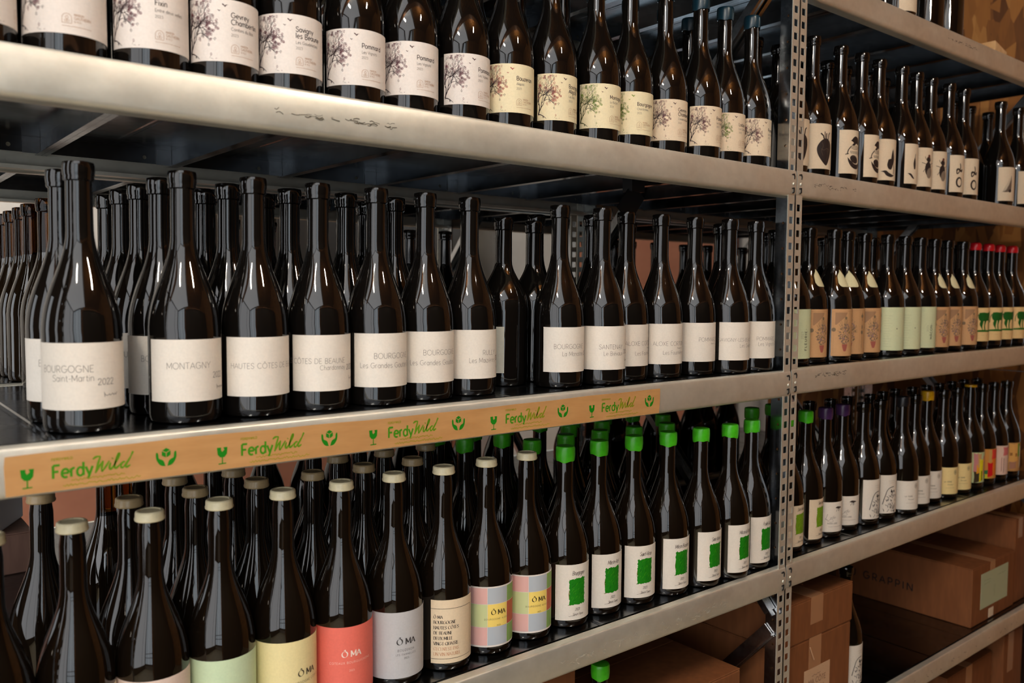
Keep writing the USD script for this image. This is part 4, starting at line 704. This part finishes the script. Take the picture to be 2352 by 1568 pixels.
for i, (x, y) in enumerate(B3):
    cap = {0: ('tall', .2905, WAXG), 1: ('tall', .2905, WAXG), 2: ('tall', .2905, WAXP), 3: ('tall', .2905, WAXP), 6: ('tall', .291, WAXK), 8: ('tall', .2915, WAXY), 11: ('flat', .2925, WAXY)}.get(i)
    g = 'bottles of the lower right shelf'
    if i < 2: lab, pr = (-41 - 8 * (1 - i), 52, .0120, .1000, PI2), leaf_label((2, 6)[i], 'Saint-Amour', 60 + i, LY)
    elif i < 4: c = (-27, -38)[i - 2]; lab, pr = (-78 - 0, 60, .0136, .0812, PM), lydie(D(c + 4), i)
    elif i < 6: c = (-10, -24)[i - 4]; lab, pr = (-56, 46, .0148, .1088, PM), scribble(D(c), 3)
    elif i < 11: c = {6: -37, 7: -45, 8: -44, 9: -44, 10: -46}[i]; lab, pr = (-100, 60, .0115, .0835, PM if i < 9 else PST), terre(D(c), ink(128, 116, 96))
    elif i == 11: lab, pr = (-80, 60, .019, .1045, PMX), quilt(D(-22), 1, [(.12, .42, .35, 1, (196, 130, 130)), (.36, .62, .5, .98, (200, 150, 100)), (.16, .5, 0, .38, (66, 54, 36)), (.48, .8, .02, .8, (226, 206, 34)), (.3, .5, .3, .6, (220, 150, 40)), (.62, .72, .05, .4, (96, 110, 30)), (.8, 1.0, .2, .9, (206, 130, 110))])
    elif i == 12: lab, pr = (-80, 60, .019, .1045, paper('orange_tan', lin(206, 140, 66))), quilt(D(-22), 2, [(0, .3, 0, .3, (60, 120, 70)), (.25, .6, .05, .55, (204, 28, 34)), (.55, .85, .1, .7, (224, 120, 40)), (.5, .95, .66, 1, (214, 64, 52)), (.1, .3, .0, .16, (200, 190, 50)), (.3, .5, .55, 1, (196, 150, 86))])
    elif i == 13: lab, pr = (-80, 60, .019, .1045, PPK), quilt(D(-20), 3, [(.42, .9, .66, .96, (206, 110, 108)), (.3, .34, .1, .62, (150, 96, 86)), (.46, .5, .04, .6, (120, 76, 70)), (.58, .6, .1, .6, (196, 150, 130))])
    else: lab, pr = (-80, 60, .019, .1045, POC), quilt(D(-20), 4, [(0, .62, .3, 1, (214, 160, 88)), (.05, .5, .08, .34, (168, 120, 96)), (.6, .8, .5, 1, (92, 140, 50)), (.76, .92, .1, .9, (216, 204, 170)), (.08, .24, .55, .66, (150, 98, 50)), (.42, .56, .52, .64, (150, 98, 50))])
    b = bottle('B3', B3L[i], x, y, LB[3], 'B3c' if cap else 'B3', GLASSB, cap, lab, pr, g, i)
    if i == 4: sketch = b

# ------------------------------------------------------------------ the rows behind: one bottle of each kind, then copies of it
ORD = ['', '', 'second', 'third', 'fourth', 'fifth', 'sixth']
SHORT = {'A1': ['tree-label bottle at the left picture edge', 'untitled second tree-label bottle', 'Fixin bottle', 'left Gevrey Chambertin bottle', 'Savigny les Beaune bottle', 'first Pommard tree-label bottle', 'second Pommard tree-label bottle', 'third Pommard tree-label bottle', 'Bouzeron bottle', 'red-twig cream bottle', 'first green-tree bottle', 'second green-tree bottle', 'cream Gevrey Chambertin bottle', 'cream Pommard tree-label bottle', 'last green-tree bottle', 'tree-label bottle at the post'],
         'A2': ['Saint-Martin bottle', 'MONTAGNY bottle', 'HAUTES CÔTES bottle beside MONTAGNY', 'Chardonnay bottle', 'left Les Grandes Gouttes bottle', 'right Les Grandes Gouttes bottle', 'RULLY bottle', 'La Monatine bottle', 'SANTENAY bottle', 'left ALOXE CORTON bottle', 'right ALOXE CORTON bottle', 'POMMARD Premier Cru bottle', 'SAVIGNY-LES-BEAUNE bottle', 'POMMARD bottle at the post'],
         'A3': ['beige-capped bottle at the left picture edge', 'second beige-capped bottle', 'rose-beige label bottle', 'pale green label bottle', 'pale yellow label bottle', 'coral label bottle', 'mist grey label bottle', 'sand label bottle', 'left checked-label bottle', 'right checked-label bottle', 'first green-capped bottle', 'second green-capped bottle', 'third green-capped bottle', 'fourth green-capped bottle', 'fifth green-capped bottle', 'sixth green-capped bottle', 'green-capped bottle at the post'],
         'B1': ['half-hidden heart bottle', 'fully shown heart bottle', 'left helmet bottle', 'right helmet bottle', 'large-bird bottle', 'small-bird bottle', 'left bee bottle', 'right bee bottle', 'left hook-and-ring bottle', 'right hook-and-ring bottle', 'grey-wing bottle', 'last ivory-label bottle'],
         'B2': ['FLEURIE bottle', 'tan bottle beside FLEURIE', 'third bottle of the middle right row', 'fourth bottle of the middle right row', 'fifth bottle of the middle right row', 'widest pale green label', 'second pale green label', 'MÂCON bottle', 'tan bottle beside MÂCON', 'second tan bottle after MÂCON', 'tan bottle before the red caps', 'first red-capped bottle', 'second red-capped bottle', 'third red-capped bottle', 'last red-capped bottle'],
         'B3': ['half-hidden olive leaf bottle', 'olive leaf bottle', 'left purple-capped bottle', 'right purple-capped bottle', 'left ink-sketch bottle', 'right ink-sketch bottle', 'black-sealed bottle', 'second bone-label bottle', 'yellow-capped bottle', 'first straw-label bottle', 'second straw-label bottle', 'painted yellow label', 'painted red label', 'pale pink label bottle', 'ochre label bottle']}
PROTO = {}
def back(kind, body, glass, cap, loc, label, group, rz=0):
    if kind not in PROTO:
        lab2 = kind == 'white_A2'
        t = thing('dark_bottle', label, 'wine bottle', loc, rz, group); obj('body', BODY[body], glass, t, smooth=40)
        if cap: obj('wax_seal', capmesh(*cap[:2], 3), cap[2], t, smooth=35)
        if lab2: obj('lettering', bend(text('BOURGOGNE', D(-60), .067, .0074, .062, 'l', .7, sx=.93), RL, .00018), ink(112, 104, 98), obj('paper_label', band(-104, 96, .0258, .0985, RB), PM, t, smooth=50))
        PROTO[kind] = t; return t
    return dup(PROTO[kind], loc, rz, label, group)
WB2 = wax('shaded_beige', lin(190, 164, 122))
rng = random.Random(8)
placed = {}
def row_back(row, z, kinds, ranks, skip=(), group=''):
    for n in ranks:
        for i, (_, x, y) in enumerate(fronts[row]):
            if (i, n) in skip: continue
            yy = y + 0.0862 * (n - 1) + rng.uniform(-.0008, .0008); xx = x + rng.uniform(-.0008, .0008)
            if any(math.hypot(xx - a, yy - b) < .0830 for a, b in placed.get(row, [])): continue
            placed.setdefault(row, []).append((xx, yy)); kind, body, glass, cap = kinds(i, n)
            capw = {'beige': 'beige-sealed', 'green': 'green-sealed', 'teal': 'teal-sealed', 'A2': 'white-labelled'}.get(kind.split('_')[-1], 'bare-topped')
            back(kind, body, glass, cap, (xx, yy, z + .0002), f'dark {capw} bottle, {ORD[n]} in depth behind the {SHORT[row][i]}', group, rng.uniform(-14, 14))
row_back('A1', LA[1], lambda i, n: ('tall_teal', 'A1', GLASS, ('tall', .3055, WAXT)), (2,), [(15, 2)], 'teal-sealed bottles in depth on the top left shelf')
sk = [(0, 3), (0, 4), (0, 5), (6, 3), (7, 2), (6, 4)] + [(i, 4) for i in range(2, 14)] + [(i, 5) for i in range(14) if i != 1] + [(12, 3), (13, 3), (10, 3)]
placed['A2'] = [(-.592, .150), (-.507, .172)]
row_back('A2', LA[2], lambda i, n: ('white_A2', 'A2', GLASS, None), (2, 3, 4, 5), sk, 'white-labelled bottles in depth on the middle left shelf')
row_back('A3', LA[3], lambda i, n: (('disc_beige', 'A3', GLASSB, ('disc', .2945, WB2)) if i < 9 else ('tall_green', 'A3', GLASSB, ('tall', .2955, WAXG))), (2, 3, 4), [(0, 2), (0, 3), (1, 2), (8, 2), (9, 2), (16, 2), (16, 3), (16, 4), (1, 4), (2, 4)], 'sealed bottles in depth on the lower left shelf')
row_back('B1', LB[1], lambda i, n: ('bare_B1', 'B1', GLASS, None), (2,), [], 'bare dark bottles in depth on the upper right shelf')
row_back('B2', LB[2], lambda i, n: ('bare_B2', 'B2', GLASS, None), (2, 3), [], 'bare dark bottles in depth on the middle right shelf')
row_back('B3', LB[3], lambda i, n: ('tall_green', 'A3', GLASSB, ('tall', .2955, WAXG)) if i < 2 else ('bare_B3', 'B3', GLASSB, None), (2,), [], 'dark bottles in depth on the lower right shelf')
for j, (x, y) in enumerate(((1.075, .165), (1.02, .25))): back('bare_B1', 'B1', GLASS, None, (x, y, LB[1] + .0002), f'bare dark bottle, {("nearer", "farther")[j]} one in the gap left of the grey-wing bottle', 'bare dark bottles in depth on the upper right shelf')
# two squat bottles turned away in the gap of the middle left shelf
for j, (x, y, p0) in enumerate(((-.592, .150, -62), (-.507, .172, -200))):
    bottle('gap', ('squat black bottle turned sideways in the gap, a sliver of pale label showing', 'squat black bottle in the gap left behind the La Monatine bottle')[j], x, y, LA[2], 'S', lab=(p0, p0 + 26, .022, .098, paper(f'pale_sliver_{j}', lin(222, 220, 204))), group='squat bottles in the gap of the middle left shelf')
# amber bottles at the back, against the bright rear wall
for j, (x, y) in enumerate(((-1.196, .548), (-1.197, .668), (-1.196, .756), (-1.197, .845), (-1.196, .934), (-1.196, 1.022))):
    back('amber_A2', 'A2', AMBER, None, (x, y, LA[2] + .0002), f'amber-lit dark bottle at the far left, {("first", "second", "third", "fourth", "fifth", "sixth")[j]} of its line counted from the front', 'line of amber-lit bottles at the far left of the middle shelf')
for j, (x, y) in enumerate(((-1.150, .42), (-1.10, .52), (-.09, .45))):
    back('amber_A3', 'A3', AMBER, None, (x, y, LA[3] + .0002), ('amber glass bottle deep behind the second beige-capped bottle', 'amber glass bottle deepest on the lower left shelf', 'amber glass bottle deep behind the green caps')[j], 'amber bottles deep on the lower left shelf')
for j in range(13):                                            # bottles of the rear bays, seen between the necks
    x = -1.00 + .087 * j
    if j not in (4, 9, 10, 11, 12): back('rear_A2', 'A2', GLASS, None, (x, .74 + .02 * (j % 2), LA[2] + .0002), f'dark bottle on the rear shelving behind the middle shelf, number {j + 1} from the left' if 0 else f'dark bottle on the rear middle shelf, {("far left", "left", "leftish", "near left", "", "inner left", "centre left", "centre", "centre right", "", "", "right", "far right")[j]} in its line', 'dark bottles on the rear middle shelf')

for j in range(15):
    x = -1.02 + .0875 * j
    if j not in (11, 12, 13, 14): back('rear_A3', 'A3', GLASSB, None, (x, .73 + .02 * (j % 2), LA[3] + .0002), f'dark bottle on the rear lower shelf, {("first", "second", "third", "fourth", "fifth", "sixth", "seventh", "eighth", "ninth", "tenth", "eleventh", "", "", "", "")[j]} from the left end of its line', 'dark bottles on the rear lower shelf')
NTH = ('first', 'second', 'third', 'fourth', 'fifth', 'sixth', 'seventh', 'eighth', 'ninth', 'tenth')
for j, x in enumerate((.10, .19, .28, .37, .455, .61, .70, .79, .88, .97)): back('rear_A2', 'A2', GLASS, None, (x, .74 + .02 * (j % 2), LB[2] + .0002), f'dark bottle on the rear right-hand middle shelf, {NTH[j]} from the left', 'dark bottles on the rear right middle shelf')
for j in range(9): back('rear_A3', 'A3', GLASSB, None, (.10 + .088 * j, .73 + .02 * (j % 2), LB[3] + .0002), f'dark bottle on the rear right-hand lower shelf, {NTH[j]} from the left', 'dark bottles on the rear right lower shelf')
# ------------------------------------------------------------------ printed kraft tape along the middle left beam
t = thing('packing_tape', 'brown kraft tape with green lettering stuck along the middle left shelf edge', 'tape', (-1.342, -0.0038, 1.2902))
TL = 0.970; top = [(x, 0.0405 + 0.0010 * math.sin(x * 9) + 0.0004 * math.sin(x * 41)) for x in np.linspace(0, TL, 60)]
obj('tape_strip', ex_y(Polygon([(0, 0.0006), (TL - 0.002, -0.0002), (TL, 0.02)] + top[::-1] + [(-.001, .03)]), -0.0006, 0.0), KRAFT, t)
G1, G2, G3c = ink(24, 124, 18), ink(64, 134, 18), ink(128, 138, 22)
def glass_icon(x, z, s):
    bowl = Polygon([(x - .5 * s, z + 1.55 * s), (x - .44 * s, z + .9 * s), (x - .2 * s, z + .62 * s), (x + .2 * s, z + .62 * s), (x + .44 * s, z + .9 * s), (x + .5 * s, z + 1.55 * s), (x + .12 * s, z + 1.55 * s), (x + .2 * s, z + 1.3 * s), (x - .02 * s, z + 1.12 * s), (x - .12 * s, z + 1.32 * s), (x - .1 * s, z + 1.55 * s)])
    return np.concatenate([fill(bowl), ribbon([(x, z + .66 * s), (x, z + .05 * s)], .1 * s), ribbon([(x - .36 * s, z), (x + .36 * s, z + .02 * s)], .1 * s)])
def hands_icon(x, z, s):
    out = []
    for m in (-1, 1):
        out.append(fill(Polygon(crom([(x + m * .08 * s, z), (x + m * .5 * s, z + .12 * s), (x + m * .82 * s, z + .62 * s), (x + m * .84 * s, z + 1.2 * s), (x + m * .68 * s, z + 1.15 * s), (x + m * .62 * s, z + .72 * s), (x + m * .45 * s, z + .62 * s), (x + m * .22 * s, z + .45 * s), (x + m * .08 * s, z)], 3)).buffer(0)))
    c = z + 1.15 * s; r = .46 * s; h = [(x + r * math.cos(a), c + r * math.sin(a)) for a in np.radians([30, 90, 150, 210, 270, 330])]
    for q in ((0, 1, 2), (2, 3, 4), (4, 5, 0)): p = Polygon([h[q[0]], h[q[1]], h[q[2]], (x, c)]).buffer(-.035 * s); out.append(fill(p))
    return np.concatenate(out)
for k in range(5):
    u = 0.019 + 0.1972 * k; F = lambda tr: flat(tr, (0, -0.0006, 0), (1, 0, 0), (0, 0, 1), 0.00015)
    obj('goblet_print', F(glass_icon(u, 0.0072, 0.0122)), G1, t); obj('hands_print', F(hands_icon(u + 0.135, 0.0125, 0.0128)), G1, t)
    fx = u + 0.022; s = 0.0133
    obj('bold_lettering', F(text('Ferdy', fx, 0.0135, s, 0.18, 'l', .5, sx=.94)), G2, t)
    wl = []
    for st in ([(-.8, 11.0), (1.2, 12.6), (3.9, 12.7)], [(3.9, 12.7), (2.2, 6.5), (.6, -.4)], [(.6, -.4), (3.0, 4.6), (5.6, 8.8)], [(5.6, 8.8), (4.7, 4), (4.6, .8), (5.4, .9)], [(5.4, .9), (7.8, 5.2), (9.4, 8.2)], [(10.2, 6.8), (9.4, 3), (9.7, 1.2), (11.2, 2.4), (13.6, 7), (16, 12.4), (15.4, 13.4), (13.6, 9), (12.6, 3), (13.2, 1.4), (15, 3), (17, 5.2)], [(19.4, 6.2), (17.6, 5.6), (16.6, 2.6), (17.6, 1.4), (19.4, 3.4), (22.6, 9), (24.6, 14)], [(22.4, 9), (19.8, 3.4), (20, 1.4), (21.6, 2.2), (22.6, 3)], [(11.2, 9.6), (11.6, 10.2)]):
        p = crom(st, 4) * (s / 10) * np.array([1.18, .98]) + np.array([fx + 0.0400, 0.0148]); wl.append(ribbon(p, [s * (.10 + .07 * abs(math.sin(q * .45))) for q in range(len(p))], .004))
    obj('brush_lettering', F(np.concatenate(wl)), G3c if k > 2 else ink(92, 138, 18), t)
    obj('small_lettering', F(text('FERDYWILD', fx, 0.0318, 0.0026, .2, 'l', 1.4, sx=1.0)), ink(140, 140, 24), t)
    obj('script_line', F(squiggle(fx + .018, fx + .070, .0100, .0026, .0007, 3)), ink(150, 142, 26), t); obj('script_line', F(squiggle(fx + .010, fx + .086, .0052, .0028, .0007, 9)), ink(150, 142, 26), t)

# ------------------------------------------------------------------ cartons
def carton(label, x0, x1, y0, y1, z0, z1, m=CARD, tape=None, group=None, name='cardboard_box'):
    t = thing(name, label, 'cardboard box', (x0, y0, z0 + .0003), 0, group); X, Y, H = x1 - x0, y1 - y0, z1 - z0
    obj('body', rbox(0, X, 0, Y, 0, H - .003, .002), m, t)
    for a, b in ((0.0005, Y / 2 - .001), (Y / 2 + .001, Y - .0005)): obj('flap', rbox(.0005, X - .0005, a, b, H - .003, H, .0008), m, t)
    if tape:
        a, b, dn = tape; obj('tape_strip', cat(bx(a, b, -.0006, 0.0, H - dn, H), bx(a, b, -.0006, Y, H, H + .0006)), CLEAR, t)
    return t
LBL = paper('box_label', lin(206, 168, 134)); GRN = paper('box_green', lin(180, 190, 156)); KB = ink(40, 34, 36)
c1 = carton('tall brown box at the bottom of the stack beside the perforated post', .062, .346, .032, .372, LB[4], .7405, tape=(.112, .160, .082))
lp = obj('paper_label', bx(.0955, .198, -.0008, 0, .022, .1145), LBL, c1)
obj('lettering', flat(np.concatenate([text('MA CÔTE', .112, .078, .0115, .13, 'l', 1.0), text('DU VIN', .122, .058, .0115, .13, 'l', 1.0)]), (0, -.0008, 0), (1, 0, 0), (0, 0, 1), .0002), ink(140, 104, 80), c1)
obj('text_line', flat(squiggle(.125, .16, .097, .003, .001, 4), (0, -.0008, 0), (1, 0, 0), (0, 0, 1), .0002), ink(140, 104, 80), c1)
obj('tape_curl', bar((.113, -.002, .165), (.126, -.0045, .135), .0022, .0012, (0, 1, 0)), LBL, c1)
c2 = carton('flat brown box lying on top of the taller one beside the perforated post', .062, .348, .030, .36, .7411, .832, tape=(.112, .160, .060))
c3 = carton('long brown box with a pale green label, alone on the black lower right deck', .994, 1.287, .030, .44, LB[4], .724, CARD, tape=(.118, .150, .03))
obj('paper_label', bx(.058, .243, -.0008, 0, .040, .142), GRN, c3)
obj('lettering', flat(np.concatenate([upright('CARTON', .150, .006, .1, .062, 1.0), ]), (0, -.0008, 0), (1, 0, 0), (0, 0, 1), .0002), ink(140, 150, 118), c3)
for q in (squiggle(.075, .12, .12, .003, .0007, 2), squiggle(.075, .12, .11, .003, .0007, 3), squiggle(.17, .225, .12, .003, .0007, 5)): obj('text_line', flat(q, (0, -.0008, 0), (1, 0, 0), (0, 0, 1), .0002), ink(140, 150, 118), c3)
obj('white_sticker', bx(.116, .148, -.0008, 0, .004, .030), paper('sticker', lin(226, 206, 178)), c3)
sx_ = .372 - .03; tw = twidth('DU GRAPPIN', .0185, 3.4)
obj('lettering', flat(text('DU GRAPPIN', 0, 0, .0215, .15, 'l', 3.6), (0, .418 - .03, .0600), (0, -1, 0), (0, 0, 1), .0003), KB, c3)
carton('tall brown box cut by the right edge of the picture, beside the green-labelled box', 1.2955, 1.382, .034, .40, LB[4], .815, tape=(.02, .05, .06))
carton('brown box under the lower right beam at the right edge of the picture', 1.245, 1.384, .034, .40, LB[5], .468, tape=(.03, .07, .12))
carton('low brown box under the lower right beam, left of the right-edge one', .93, 1.225, .06, .36, LB[5], .418, tape=(.12, .16, .08))
carton('low wide brown box under the left lower beam, right of the loose green-capped bottle', -.372, -.046, .052, .40, LA[4], .7295)
carton('brown box at the bottom edge of the picture, left of the loose green-capped bottle', -.84, -.511, .050, .40, LA[4], .866)
carton('upper dark box pushed to the back behind the low wide box', -.405, -.05, .412, .572, .722, .872)
carton('lower dark box pushed to the back behind the low wide box', -.405, -.05, .412, .572, LA[4], .7215)
dup(PROTO['tall_green'], (-.447, .0555, LA[4] + .0002), 0, 'loose green-capped bottle standing between two boxes at the bottom edge', 'loose bottles among the boxes')
b = dup(sketch, (.4035, .0785, LB[4] + .0002), 0, 'ink-sketch label bottle standing right beside the box stack', 'loose bottles among the boxes')
carton('low dark box far back under the white carton, lower left shelf', -1.37, -1.17, .90, 1.12, LA[3], 1.021, CARDD)
t = thing('white_carton', 'white carton with a black mark, far back behind the lower left bottles', 'carton', (-1.27, 1.0, 1.0216), -28)
obj('body', rbox(-.08, .08, -.07, .07, 0, .195, .003), paper('carton_white', lin(236, 232, 230)), t); obj('flap', rbox(-.079, .079, -.069, .069, .195, .198, .001), paper('carton_flap', lin(226, 222, 220)), t)
obj('symbol_print', flat(np.concatenate([ribbon(crom([(-.02, .15), (0, .175), (.02, .16), (.004, .14), (-.016, .125), (.01, .11)]), .006), fill(ell(0, .09, .008, .008))]), (-.01, -.07, 0), (1, 0, 0), (0, 0, 1), .0004), KB, t)
# things on the topmost right shelf
for j, x in enumerate((.705, .813)): back('rear_B0', 'B1', GLASS, None, (x, .078, LB[0] + .0002), f'bare dark bottle on the topmost right shelf, {("left", "right")[j]} one with only its foot showing', 'bare bottles on the topmost right shelf')
bottle('B0', 'dark bottle with an ivory label corner at the very top of the picture', .56, .078, LB[0], 'B1', lab=(-60, 50, .0290, .115, PI2), group='labelled bottles on the topmost right shelf')
t = thing('wooden_block', 'small pale wooden block lying on the topmost right shelf', 'wooden block', (1.065, .075, LB[0] + .0005))
m = Polygon([(-.022, 0), (.055, 0), (.055, .036), (-.022, .054)]); obj('block', ex_y(m, -.028, .028), noisy('pale_pine', lin(206, 156, 102), lin(224, 178, 124), .6, 14, (1, 1, .2)), t)
obj('end_grain', ex_y(affinity.scale(m, .97, .94, origin=(0, .02)), -.0288, -.028), noisy('end_grain_pine', lin(222, 178, 128), lin(236, 200, 150), .7, 60), t)
# a black clip hangs under the shelf above the ALOXE CORTON bottles
t = thing('shelf_clip', 'black angled clip hanging under the shelf above the ALOXE CORTON bottles', 'clip', (-.305, .13, LA[1]))
BP = plain('black_plastic', (.012, .012, .013), .3)
obj('plate', cat(bar((-.022, 0, -.0995), (.020, .004, -.0535), .040, .003, (0, -1, 0.2)),), BP, t); obj('hook', bx(-.004, .030, -.004, .020, -.056, -.0292), BP, t)
